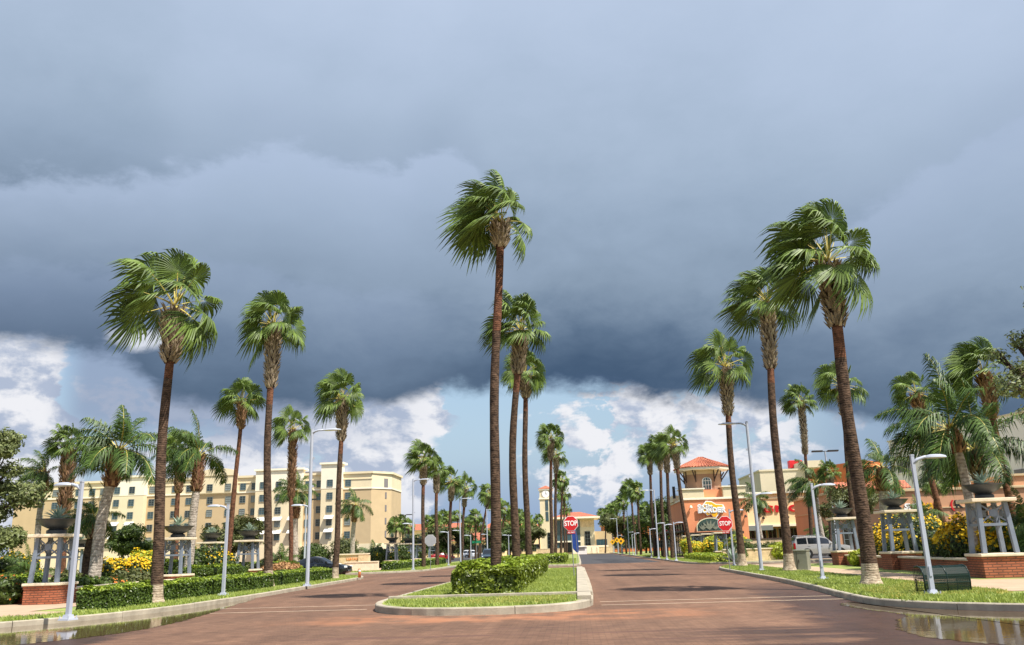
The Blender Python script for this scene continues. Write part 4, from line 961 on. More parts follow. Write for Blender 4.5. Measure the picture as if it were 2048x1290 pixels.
tree('dark leafy tree filling the gap behind the farther right lamps', (15.5, 185, H0), (0, 0, 2.2), scatter_blobs(6, (0, 0, 5.2), (4.6, 3, 3.2), 16, 1.8), 11000, 'bush_leaf', .28, r=.3, seed=10)
tree('tree crown beside the avenue lamps, right of the civic building', (11.0, 215, H0), (0, 0, 3), scatter_blobs(7, (-.6, 0, 6.5), (2.8, 2.5, 4.2), 14, 1.5), 9000, 'olive_leaf', .3, r=.3, seed=11)
tree('feathery brown-green tree behind the bowl of the second right pedestal', (at(1708, 1110, 72)[0], 72, H0), (0, 0, 2), scatter_blobs(8, (0, 0, 4.7), (2.5, 1.4, 1.2), 10, .8), 12000, 'olive_leaf', .10, r=.12, seed=12, twigs=50)
for i, (px, Y, h, w) in enumerate(((905, 165, 6.2, 5.5), (880, 176, 6.5, 5), (985, 150, 6, 4.5), (1020, 170, 6.6, 4.5), (1062, 200, 7, 4.5), (835, 150, 4.6, 5))):
    tree(('dark tree behind the far left row of palms, left of the white off-roader', 'olive tree behind the third far left palm', 'dark round tree above the dark blue van', 'dark tree behind the second hedge palm', 'olive tree left of the clock tower foot', 'low dark tree behind the far left pedestals')[i], 'tree' and (at(px, 1105, Y)[0], Y, 0), (0, 0, 1.8), scatter_blobs(30+i, (0, 0, h*.6), (w*.55, 2., h*.3), 10, 1.4), 7000, 'olive_leaf' if i in (1, 4) else 'bush_leaf', .24, r=.2, seed=30+i)
# bird-of-paradise and short palms at the hotel sign
def clump(label, x, y, h, n, leaf='queen_leaf', crown=3, cs=.6, name='low_palm', group='low palms'):
    t = thing(name, label, 'plant', (x, y, H0), 0, group); mb = MB(); mb.tube([(0, 0, -.05), (0, 0, h*.5)], [.16, .13], 8); mb.build('trunk', 'trunk_dark', t, smooth=True)
    c = bpy.data.objects.new('crown', QUEENS[crown]); COL.objects.link(c); c.parent = t; c.location = (0, 0, h*.5); c.scale = (cs,)*3; return t
clump('low spreading palm beside the hotel sign wall', at(745, 1105, 98)[0], 98, 2.2, 12, crown=2, cs=.85)
clump('low spreading palm behind the second left palm trunk', at(562, 1105, 78)[0], 78, 1.9, 12, crown=2, cs=.75)
clump('low fern-like palm behind the first left planter', at(62, 1120, 37)[0], 37, 2.0, 12, crown=0, cs=.5)
clump('bright green low palm right of the nearest right pedestal', at(2046, 1040, 36)[0], 36, 3.4, 12, crown=0, cs=.55)
clump('leafy low palm behind the bowl of the middle right pedestal', at(1832, 1000, 52)[0], 52, 5.0, 12, crown=2, cs=.62)
clump('leafy low palm before the cream shopfront, behind the silver off-roader', at(1645, 1060, 96)[0], 96, 4.2, 12, crown=0, cs=.75)
clump('leafy low palm beside the right stop sign', at(1478, 1090, 74)[0], 74, 3.0, 12, crown=3, cs=.55)

# ------------------------------------------------------------------ agaves, bowls, pedestals
def agave_mesh(seed, n=26, L_=.62, name='agave'):
    g = np.random.default_rng(seed); V, F = [], []
    for i in range(n):
        t = i/n; el = 1.35-1.15*t+g.normal(0, .08); az = i*2.39996; l = L_*g.uniform(.8, 1.1); d = np.array([math.cos(el)*math.cos(az), math.cos(el)*math.sin(az), math.sin(el)]); s = np.array([-math.sin(az), math.cos(az), 0]); nn = np.cross(s, d)
        if nn[2] < 0: nn = -nn
        o = len(V); sag = np.array([0, 0, -.12*l])
        V += [s*.035, -s*.035, d*l*.35+s*.06+nn*.02, d*l*.35-s*.06+nn*.02, d*l*.35-nn*.015, d*l*.75+s*.035+sag*.4+nn*.015, d*l*.75-s*.035+sag*.4+nn*.015, d*l*.75-nn*.01+sag*.4, d*l+sag]
        F += [(o, o+2, o+4), (o, o+4, o+1), (o+1, o+4, o+3), (o+2, o+5, o+7, o+4), (o+4, o+7, o+6, o+3), (o+5, o+8, o+7), (o+7, o+8, o+6)]
    me = bpy.data.meshes.new(name); me.from_pydata([tuple(v) for v in V], [], F); me.materials.append(MATS['agave']); me.update(); return me
AGAVES = [agave_mesh(1), agave_mesh(2, 22, .7), agave_mesh(3, 30, .55)]
mb = MB(); mb.lathe([(.30, 0), (.36, .03), (.36, .14), (.27, .2), (.27, .21)], 20); FOOT = mb
mb = MB(); mb.lathe([(.26, .21), (.34, .23), (.55, .34), (.68, .48), (.74, .55), (.78, .56), (.78, .585), (.70, .585), (.62, .54), (.01, .53)], 28); BOWL = mb
mb = MB(); mb.lathe([(.01, .55), (.66, .55), (.60, .58), (.01, .60)], 20); SOILM = mb
def bowl_proto():
    t = thing('bowl_planter', 'x', 'planter', (0, 0, 0), 0, 'agave bowls on the pedestals')
    BOWL.build('bowl', 'dark_bronze', t, smooth=True, angle=R(35)); FOOT.build('foot', 'dark_bronze', t, smooth=True, angle=R(35)); SOILM.build('gravel', 'gravel', t, smooth=True)
    c = bpy.data.objects.new('agave', AGAVES[0]); COL.objects.link(c); c.parent = t; c.location = (0, 0, .6); return t
def pedestal_proto():
    t = thing('planter_pedestal', 'x', 'pedestal', (0, 0, 0), 0, 'metal planter pedestals on brick bases')
    mb = MB(); mb.box((0, 0, .27), (1.32, 1.32, .62)); mb.box((0, 0, .63), (1.37, 1.37, .12)); mb.build('brick_base', 'red_brick', t)
    mb = MB(); mb.box((0, 0, .735), (1.46, 1.46, .10)); mb.build('stone_cap', 'cap_stone', t, bevel=.02)
    bo, to, z0, z1 = .52, .43, .785, 2.50; cor = [(-1, -1), (1, -1), (1, 1), (-1, 1)]
    P = lambda c, z: Vector((c[0]*(bo+(to-bo)*(z-z0)/(z1-z0)), c[1]*(bo+(to-bo)*(z-z0)/(z1-z0)), z))
    for c in cor:
        m = MB(); m.bar(P(c, z0), P(c, z1), .15, .15); m.build('leg', 'pedestal_metal', t, bevel=.012)
    for i in range(4):
        a, c = cor[i], cor[(i+1) % 4]; zr = 1.74
        m = MB(); m.bar(P(a, zr), P(c, zr), .09, .09); m.build('rail', 'pedestal_metal', t)
        m = MB(); p0, p1, p2, p3 = P(a, zr+.05), P(c, zr+.05), P(a, 2.46), P(c, 2.46); q = (p0+p1+p2+p3)/4; n = (p1-p0).cross(Vector((0, 0, 1))).normalized()
        for e in (p0, p1, p2, p3): m.bar(e, q.lerp(e, .18), .035, .05)
        M = Matrix.Translation(q) @ n.to_track_quat('Z', 'Y').to_matrix().to_4x4(); m.prism([(math.cos(k*.5236)*.13, math.sin(k*.5236)*.13) for k in range(12)], -.03, .03, M)
        m.build('cross_brace', 'pedestal_metal', t)
    mb = MB(); mb.box((0, 0, 2.56), (1.46, 1.46, .12)); mb.build('top_slab', 'cap_stone', t, bevel=.02)
    return t
ped0, bowl0 = pedestal_proto(), bowl_proto(); first = True; PI_ = 0
def pedestal(lab, blab, x, y, bowl=True, rz=0., ag=0, s=1., bs=1.):
    global first, PI_
    p = ped0 if first else copy_tree(ped0); b = None
    p.location = (x, y, H0+.004); p.rotation_euler.z = rz; p['label'] = lab; p.scale = (s, s, s)
    if bowl:
        b = bowl0 if first else copy_tree(bowl0); b.location = (x, y, H0+.004+2.627*s); b['label'] = blab; b.rotation_euler.z = PI_*1.3; b.scale = (s*bs,)*3
        for c in b.children:
            if c.name.startswith('agave'): c.data = AGAVES[ag % 3]
    first = False; PI_ += 1; return p
pedestal('nearest left planter pedestal on its brick base by the first short lamp', 'dark bowl with blue agave on the nearest left pedestal', -20.6, 33.0, rz=.06, ag=0)
pedestal('second left planter pedestal, half hidden by the nearest left palm', 'dark agave bowl half hidden by the nearest left palm', -20.8, 44.0, ag=1)
pedestal('third left planter pedestal, beside the second left palm', 'dark agave bowl left of the second left palm', -21.4, 55.5, ag=0)
pedestal('planter pedestal set back behind the round hedge, hidden by a yellow bush', 'smaller-looking agave bowl above the yellow bush behind the round hedge', at(422, 1085, 58)[0], 58, ag=2)
pedestal('planter pedestal set back left of the grey queen palm trunk', 'agave bowl seen just right of the first short lamp', at(160, 1097, 64)[0], 64, ag=2)
pedestal('nearest right planter pedestal at the picture edge', 'wide dark agave bowl on the nearest right pedestal', 15.65, 34.0, rz=-.05, ag=1, s=1.09, bs=.84)
pedestal('middle right planter pedestal between two yellow bushes', 'dark agave bowl on the middle right pedestal', 16.3, 45.3, ag=0, s=1.1, bs=.85)
pedestal('third right planter pedestal in front of the silver off-roader', 'dark agave bowl above the silver off-roader', 17.0, 56.5, ag=1, s=1.1, bs=.85)
for i, (px, Y) in enumerate(((784, 95), (815, 103), (841, 112), (866, 121))):
    n = ('first', 'second', 'third', 'fourth')[i]
    pedestal(f'{n} pedestal from the left in the row beyond the left side street', f'agave bowl on the {n} pedestal of the row beyond the left side street', at(px, 1080, Y)[0], Y, ag=i)
for i, (px, Y) in enumerate(((1376, 113), (1394, 104), (1415, 97), (1441, 90))):
    n = ('first', 'second', 'third', 'fourth')[i]
    pedestal(f'{n} pedestal from the left in the row before the orange restaurant', None, at(px, 1085, Y)[0], Y, bowl=False)
# brick garden walls between the pedestals
def wall(label, a, c, h=.55, th=.4, m='red_brick', cap='cap_stone', grp='low brick walls', name='garden_wall', z0=H0-.02, caph=.09):
    a, c = Vector((a[0], a[1], 0)), Vector((c[0], c[1], 0)); d = c-a; l = d.length; t = thing(name, label, 'wall', ((a+c)/2).to_tuple()[:2]+(z0,), math.atan2(d.y, d.x), grp)
    mb = MB(); mb.box((0, 0, h/2), (l, th, h)); mb.build('wall_body', m, t); mb = MB(); mb.box((0, 0, h+caph/2), (l+.02, th+.12, caph)); mb.build('stone_cap', cap, t, bevel=.015); return t
wall('low brick wall running back from the nearest left pedestal', (-20.4, 33.75), (-20.6, 43.25), .5)
wall('low brick wall between the second and third left pedestals', (-20.8, 44.75), (-21.2, 54.7), .5)
wall('low stone-topped wall at the left picture edge', (-33, 36), (-21.3, 33.6), .62)
wall('low brick wall between the nearest and middle right pedestals', (15.65, 34.8), (16.1, 44.5), .58)
wall('low brick wall between the middle and third right pedestals', (16.3, 46.1), (16.9, 55.8), .55)
wall('brick planter wall running right from the nearest right pedestal', (16.5, 34.0), (24, 32.8), .76, th=1.3)
wall('low stone wall behind the right stop sign and grass clump', (12.9, 78.4), (18.5, 78.6), .95, m='stone', grp='low stone walls')
wall('brown wall with a dark top behind the second right palm', (at(1492, 1090, 83)[0], 83), (at(1582, 1085, 83)[0], 83.2), 1.8, m='stone', cap='dark_timber', grp='low stone walls')
wall('low brick wall linking the pedestals beyond the left side street', (-20.9, 96.1), (-21.2, 102), .6)
wall('low brick planter left of the far left pedestals', (-25.5, 93.5), (-22.2, 93.9), .55)
wall('low brick wall linking the pedestals before the restaurant', (14.5, 91.1), (15.0, 96), .6)

# ------------------------------------------------------------------ street lamps
def lamp_proto(tall):
    t = thing('street_lamp', 'x', 'street lamp', (0, 0, 0), 0, 'silver street lamps')
    H_ = 8.15 if tall else 3.72; w = .105 if tall else .082
    mb = MB(); mb.box((0, 0, .02), (.36, .36, .05), taper=.95); mb.box((0, 0, .09), (.22, .22, .1), taper=.8)
    for a, c in ((1, 1), (1, -1), (-1, 1), (-1, -1)): mb.tube([(a*.145, c*.145, .04), (a*.145, c*.145, .11)], .016, 6)
    mb.build('base', 'grey_paint', t)
    mb = MB(); mb.tube([(0, 0, .1), (0, 0, H_*.55), (0, 0, H_)], [w, w*.86, w*.74], 4 if not tall else 8); mb.box((0, 0, H_+.02), (w*1.2, w*1.2, .04)); mb.build('pole', 'grey_paint', t)
    def arm(z, l, sgn, wd):
        m = MB(); m.tube([(0, 0, z-.16), (sgn*.14, 0, z-.04), (sgn*.34, 0, z+.02), (sgn*l*.5, 0, z+.03)], [wd, wd, wd*.9, wd*.8], 8); m.build('arm', 'grey_paint', t, smooth=True)
        h = MB(); n = 14; pts = []
        for k in range(n): a = 2*math.pi*k/n; pts.append((sgn*(l*.72+math.cos(a)*l*.36), math.sin(a)*l*.17))
        o = len(h.v)
        for zz, sc in ((z-.02, .8), (z+.0, 1), (z+.05, .9), (z+.085, .5)):
            h.v += [(sgn*l*.72+(p[0]-sgn*l*.72)*sc, p[1]*sc, zz) for p in pts]
        for r_ in range(3):
            for k in range(n): h.f.append((o+r_*n+k, o+r_*n+(k+1) % n, o+(r_+1)*n+(k+1) % n, o+(r_+1)*n+k)); h.mi.append(0)
        h.f.append(tuple(o+3*n+k for k in range(n))); h.mi.append(0); h.f.append(tuple(o+k for k in reversed(range(n)))); h.mi.append(1)
        h.build('lamp_head', ['grey_paint', 'lamp_clear'], t, smooth=True, angle=R(40))
    m = MB(); m.box((0, -w*.78, .62), (w*.8, .03, .26)); m.build('access_cover', 'grey_paint', t)
    if tall:
        arm(H_-.08, 1.5, 1, .06); arm(4.1, .95, -1, .05)
        m = MB(); m.box((.11, 0, 5.1), (.12, .06, .12)); m.box((.11, 0, 6.6), (.12, .06, .12)); m.build('bracket', 'grey_paint', t)
    else: arm(H_-.06, .9, 1, .05)
    return t
TALL, SHORT = lamp_proto(True), lamp_proto(False); used = {True: False, False: False}
def lamp(tall, label, x, y, ang):
    p = TALL if tall else SHORT
    if used[tall]: p = copy_tree(p)
    used[tall] = True; p.location = (x, y, H0); p.rotation_euler.z = ang; p['label'] = label; return p
PI = math.pi
lamp(False, 'nearest short lamp at left, standing before the first planter pedestal', -14.0+.0, 23.4, PI*.93)
lamp(False, 'short lamp among the left hedges, between the first two palms', -14.75, 35.7, PI*.97)
lamp(True, 'tall lamp on the left kerb before the hotel and black sedan', -14.05, 44.8, 0)
lamp(True, 'tall lamp beyond the left side street, before the row of pedestals', -14.9, 78.7, 0)
lamp(False, 'short lamp among the far left palms, right of the blank round sign', at(897, 1110, 97)[0], 97, PI)
lamp(True, 'tall lamp beside the fourth far left palm', at(921, 1110, 110)[0], 110, 0)
lamp(False, 'short lamp right of the white off-roader', at(942, 1110, 122)[0], 122, PI)
lamp(True, 'tall lamp just left of the hedge palms, above the dark blue van', at(975, 1110, 142)[0], 142, 0)
lamp(False, 'nearest short lamp at right, leaning before the green bench', 9.5, 24.5, .05)
lamp(False, 'short lamp between the utility box and the nearest right palm', 9.65, 35.5, .05)
lamp(True, 'tall lamp on the right kerb between two palms, two arms', 10.0, 48.6, PI)
lamp(False, 'short lamp standing beside the right stop sign', 10.5, 59.6, .05)
lamp(False, 'short lamp before the left face of the restaurant', at(1352, 1110, 88)[0], 88, .05)
lamp(False, 'short lamp before the small far red sign', at(1333, 1110, 95)[0], 95, .4)
lamp(True, 'tall lamp in the far right row of palms, left of the restaurant', at(1317, 1110, 106)[0], 106, PI)
lamp(False, 'short lamp left of the tall lamp in the far right row', at(1303, 1110, 117)[0], 117, .3)
far_l = 'distant street lamp in the right-hand row, beyond the tall lamp left of the restaurant'
for tl, px, Y in ((False, 1271, 150), (True, 1259, 166), (False, 1266, 165), (True, 1237, 210), (True, 1228, 240), (False, 1245, 190)):
    lamp(tl, far_l, at(px, 1105, Y)[0], Y, PI if tl else .3)
lamp(False, 'short lamp visible left of the third hedge palm, far along the left carriageway', at(1018, 1105, 130)[0], 130, PI); lamp(False, 'short lamp visible between hedge palm trunks, far along the left carriageway', at(1031, 1105, 135)[0], 135, PI)
def car_park_light(label, px, py, Y, h=None, m='dark_metal'):
    x, z = at(px, py, Y); t = thing('car_park_light', label, 'light pole', (x, Y, 0), 0, 'tall car park lights')
    mb = MB(); mb.tube([(0, 0, 0), (0, 0, z)], [.13, .08], 8); mb.build('pole', m, t)
    for s in (-1, 1): b = MB(); b.box((s*.85, 0, z+.05), (1.1, .5, .16)); b.bar((0, 0, z), (s*.6, 0, z+.03), .08); b.build('lamp_head', 'dark_metal', t)
    return t
car_park_light('dark twin-headed car park light beyond the far left pedestals', 810, 1030, 170)
car_park_light('tall twin-headed car park light before the orange block at right', 1650, 903, 95, m='grey_paint')
car_park_light('tall thin light pole rising behind the low left lamp arm, before the hotel', 613, 1000, 110, m='grey_paint')

# ------------------------------------------------------------------ signs
def octa(r): return [(r/math.cos(PI/8)*math.cos(PI/8+k*PI/4), r/math.cos(PI/8)*math.sin(PI/8+k*PI/4)) for k in range(8)]
UPY = Matrix.Rotation(PI/2, 4, 'X')     # local xy plate -> upright, front towards -Y
def stop_sign(label, x, y, zc, rz=0, text=True, r=.38, z0=H0, lean=0.):
    t = thing('stop_sign', label, 'road sign', (x, y, z0), rz, 'stop signs'); h = zc-z0
    t.rotation_euler = (0, lean, rz)
    mb = MB(); mb.tube([(0, .03, -.05), (0, .03, h+.35)], .028, 8); mb.build('post', 'galvanised', t)
    mb = MB(); mb.prism(octa(r), 0, .006, Matrix.Translation((0, -.012, h)) @ UPY); mb.build('sign_border', 'sign_white', t)
    if text:
        mb = MB(); mb.prism(octa(r*.945), 0, .006, Matrix.Translation((0, -.019, h)) @ UPY); mb.build('sign_face', 'red_paint', t)
        m = text_mb('STOP', .36, .006, .008, .95, .82); shift(m, (0, -.030, h)); m.build('lettering', 'sign_white', t)
        mb = MB(); mb.box((0, -.01, h-r-.085), (.40, .012, .13)); mb.build('plate', 'red_paint', t)
        m = text_mb('ALL WAY', .10, .005, .002, 1., .85); shift(m, (0, -.022, h-r-.085)); m.build('plate_lettering', 'sign_white', t)
    else:
        mb = MB(); mb.prism(octa(r*.97), 0, .004, Matrix.Translation((0, -.02, h)) @ UPY); mb.build('sign_back', 'sign_back', t)
    return t
xz = at(1141, 1047, 46); stop_sign('red stop sign on the median grass, centre of the picture, beside a blue banner', at(1147, 1122, 46)[0], 46, xz[1], text=True, lean=-.02, z0=.2)
xz = at(1453, 1047, 53); stop_sign('red stop sign on the right kerb before the restaurant', at(1459, 1125, 53)[0], 53, xz[1], lean=-.02, r=.43)
xz = at(861, 1081, 80); stop_sign('grey back of a sign facing away, among the far left palms', at(861, 1120, 80)[0], 80, xz[1], text=False, r=.52)
xz = at(1334, 1066, 128); stop_sign('small far stop sign between the far right palms', at(1334, 1100, 128)[0], 128, xz[1], r=.5, rz=-.5)
def diamond_sign(label, px, py, Y, r):
    x, z = at(px, py, Y); t = thing('warning_sign', label, 'road sign', (x, Y, 0), 0, 'yellow warning signs'); mb = MB(); mb.tube([(0, .04, 0), (0, .04, z+.2)], .05, 6); mb.build('post', 'galvanised', t)
    mb = MB(); mb.prism([(r, 0), (0, r), (-r, 0), (0, -r)], 0, .02, Matrix.Translation((0, 0, z)) @ UPY); mb.build('sign_face', 'sign_yellow', t); mb = MB(); mb.prism([(math.cos(k*.6283)*r*.3, math.sin(k*.6283)*r*.3) for k in range(10)], 0, .01, Matrix.Translation((0, -.025, z)) @ UPY); mb.build('symbol', 'dark_metal', t)
diamond_sign('yellow diamond warning sign, leftmost of three far down the avenue', 1225, 1084, 200, .62)
diamond_sign('yellow diamond warning sign, middle of three far down the avenue', 1234, 1080, 170, .55)
diamond_sign('yellow diamond warning sign with a dark mark, rightmost of three down the avenue', 1242, 1082, 150, .6)
x, z = at(1146, 1063, 66); t = thing('feather_banner', 'blue feather banner behind the median stop sign', 'banner', (at(1152, 1105, 66)[0], 66, .18))
mb = MB(); mb.tube([(.12, 0, 0), (.05, 0, z)], .02, 6); mb.build('pole', 'galvanised', t)
mb = MB(); zz = [(1.15, .04, .18), (1.4, -.2, .22), (1.7, -.26, .22), (2.1, -.28, .20), (2.5, -.30, .14), (z, -.12, .04)]
for (a, l0, r0), (c, l1, r1) in zip(zz, zz[1:]): mb.quad((l0, .02, a), (r0, .0, a), (r1, .0, c), (l1, .03, c))
mb.build('flag', 'banner_blue', t)
x, z = at(953, 1084, 125); t = thing('street_name_sign', 'green street name sign left of the dark blue van', 'road sign', (x, 125, 0)); mb = MB(); mb.tube([(0, 0, 0), (0, 0, z+.2)], .04, 6); mb.build('post', 'galvanised', t); mb = MB(); mb.box((0, -.05, z), (1.3, .03, .34)); mb.box((0, -.05, z+.36), (.06, 1.1, .26)); mb.build('sign_face', 'sign_green', t)
# hotel monument sign
Y = 92; x0, x1 = at(668, 1112, Y)[0], at(735, 1112, Y)[0]
t = thing('monument_sign', 'low stone sign wall with orange letters before the hotel', 'sign', ((x0+x1)/2, Y, H0)); wd = x1-x0
mb = MB(); mb.box((0, .3, .75), (wd, .6, 1.5)); mb.box((wd/2-.4, .25, .7), (1.1, .9, 1.4)); mb.build('wall_body', 'stone', t); mb = MB(); mb.box((0, .3, 1.56), (wd+.2, .8, .14)); mb.build('stone_cap', 'cap_stone', t)
mb = MB(); g = random.Random(4)
for row, (za, xa, xb) in enumerate(((1.06, -.4, .9), (.66, .2, 1.15))):
    xx = xa
    while xx < xb:
        mb.box((xx, -.025, za), (.055, .04, .26)); 
        if g.random() < .6: mb.box((xx+.07, -.025, za+g.choice((-.1, 0, .1))), (.09, .04, .05))
        xx += g.uniform(.16, .24)
mb.build('lettering', 'sign_orange', t)
wall('low cream wall before the hotel sign', (at(690, 1130, 86)[0], 86), (at(757, 1130, 86)[0], 86), .75, m='cap_stone', grp='low stone walls')

# ------------------------------------------------------------------ street furniture
t = thing('bench', 'dark green metal mesh bench seen from behind, beside the short right lamp', 'bench', (10.2, 25.6, H0), R(14)); t.scale = (.76, .85, .9)
prof = [(-.30, .02), (-.34, .30), (-.33, .55), (-.22, .74), (-.06, .80), (.12, .77)]
def bench_panel(u0, u1, x0, x1, name):
    m = MB(); pts = prof[u0:u1]
    k = 26
    for i in range(k+1):
        xx = x0+(x1-x0)*i/k; m.tube([Vector((xx, p[0], p[1])) for p in pts], .012, 4, caps=False)
    for p, q in zip(pts, pts[1:]):
        for s in range(4): y_, z_ = p[0]+(q[0]-p[0])*s/4, p[1]+(q[1]-p[1])*s/4; m.tube([(x0, y_, z_), (x1, y_, z_)], .011, 4, caps=False)
    return m.build(name, 'bench_green', t)
bench_panel(0, 6, -.9, -.02, 'mesh_panel'); bench_panel(0, 6, .02, .9, 'mesh_panel')
for xx in (-.93, 0, .93): m = MB(); m.tube([Vector((xx, p[0], p[1]+.01)) for p in prof], .026, 8); m.build('frame_bar', 'bench_green', t, smooth=True)
m = MB(); 
for yy, zz in ((-.34, .30), (-.33, .5), (.12, .77), (-.30, .04)): m.tube([(-.93, yy, zz), (.93, yy, zz)], .022, 6)
m.build('rail', 'bench_green', t)
m = MB()
for i in range(18): yy = -.30+.55*i/17; m.tube([(-.9, yy, .42), (.9, yy, .42)], .011, 4, caps=False)
for i in range(30): xx = -.9+1.8*i/29; m.tube([(xx, -.30, .42), (xx, .25, .42)], .008, 4, caps=False)
m.build('seat', 'bench_green', t)
for xx in (-.85, .85): m = MB(); m.tube([(xx, .22, 0), (xx, .22, .42)], .028, 6); m.build('leg', 'bench_green', t)
for s in (-1, 1):
    m = MB(); pts = [(p[0], p[1]) for p in prof]+[(.2, .55), (.22, .05)]; M = Matrix(((0, 0, 1, 0), (1, 0, 0, 0), (0, 1, 0, 0), (0, 0, 0, 1)))
    for i in range(9): zz = .08+.075*i; m.tube([(s*.93, -.32+.05*max(0, i-6), zz), (s*.93, .2, zz)], .009, 4, caps=False)
    for i in range(7): yy = -.28+.08*i; m.tube([(s*.93, yy, .05), (s*.93, yy, .72)], .009, 4, caps=False)
    m.build('end_panel', 'bench_green', t)
t = thing('utility_box', 'grey-green utility box on the right lawn beside the second palm', 'utility box', (at(1611, 1135, 46)[0], 47.2, H0), R(-24))
mb = MB(); mb.box((0, 0, .5), (1.02, .95, 1.0)); mb.build('cabinet', 'utility_green', t, bevel=.015); mb = MB(); mb.box((0, 0, 1.03), (1.08, 1.0, .07)); mb.build('lid', 'utility_green', t, bevel=.02)
mb = MB(); mb.box((-.25, -.485, .62), (.14, .012, .2)); mb.build('label_plate', 'cap_stone', t); mb = MB(); mb.box((0, -.482, .5), (.012, .008, .9)); mb.box((.08, -.49, .5), (.03, .03, .16)); mb.build('door_seam', 'dark_metal', t); mb = MB(); mb.box((0, 0, .03), (1.25, 1.15, .08)); mb.build('plinth', 'concrete', t)
t = thing('marker_post', 'short orange marker post at the tip of the left kerb', 'marker post', (at(719, 1152, 58)[0], 58, H0)); mb = MB(); mb.tube([(0, 0, 0), (0, 0, .55), (0, 0, .62)], [.1, .09, .05], 10); mb.build('post', 'orange_plastic', t, smooth=True); mb = MB(); mb.tube([(0, 0, .40), (0, 0, .5)], .098, 10); mb.build('band', 'sign_white', t)
t = MB(); g = random.Random(2)
for i in range(9): 
    a = -.5+i*.11; t.quad((a, .0+.03*math.sin(i), .01), (a+.10, .04, .02+.05*g.random()), (a+.13, .10, .03), (a+.02, .09, .05*g.random()+.01))
o = t.build('dry_frond', 'dry_leaf', loc=(at(522, 1283, 16.3)[0], 16.3, .0)); o.location.y = 16.2; o.location.x = -6.1; tag(o, 'dry brown palm leaf lying on the brick road at the bottom left', 'fallen leaf')
tuft = agave_mesh(9, 30, .9, 'agave_plant'); o = bpy.data.objects.new('agave_plant', tuft); COL.objects.link(o); o.location = (at(1466, 1105, 70)[0], 70, H0+.1); o.scale = (1.5,)*3; tag(o, 'large blue agave growing in the ground just right of the right stop sign', 'agave')
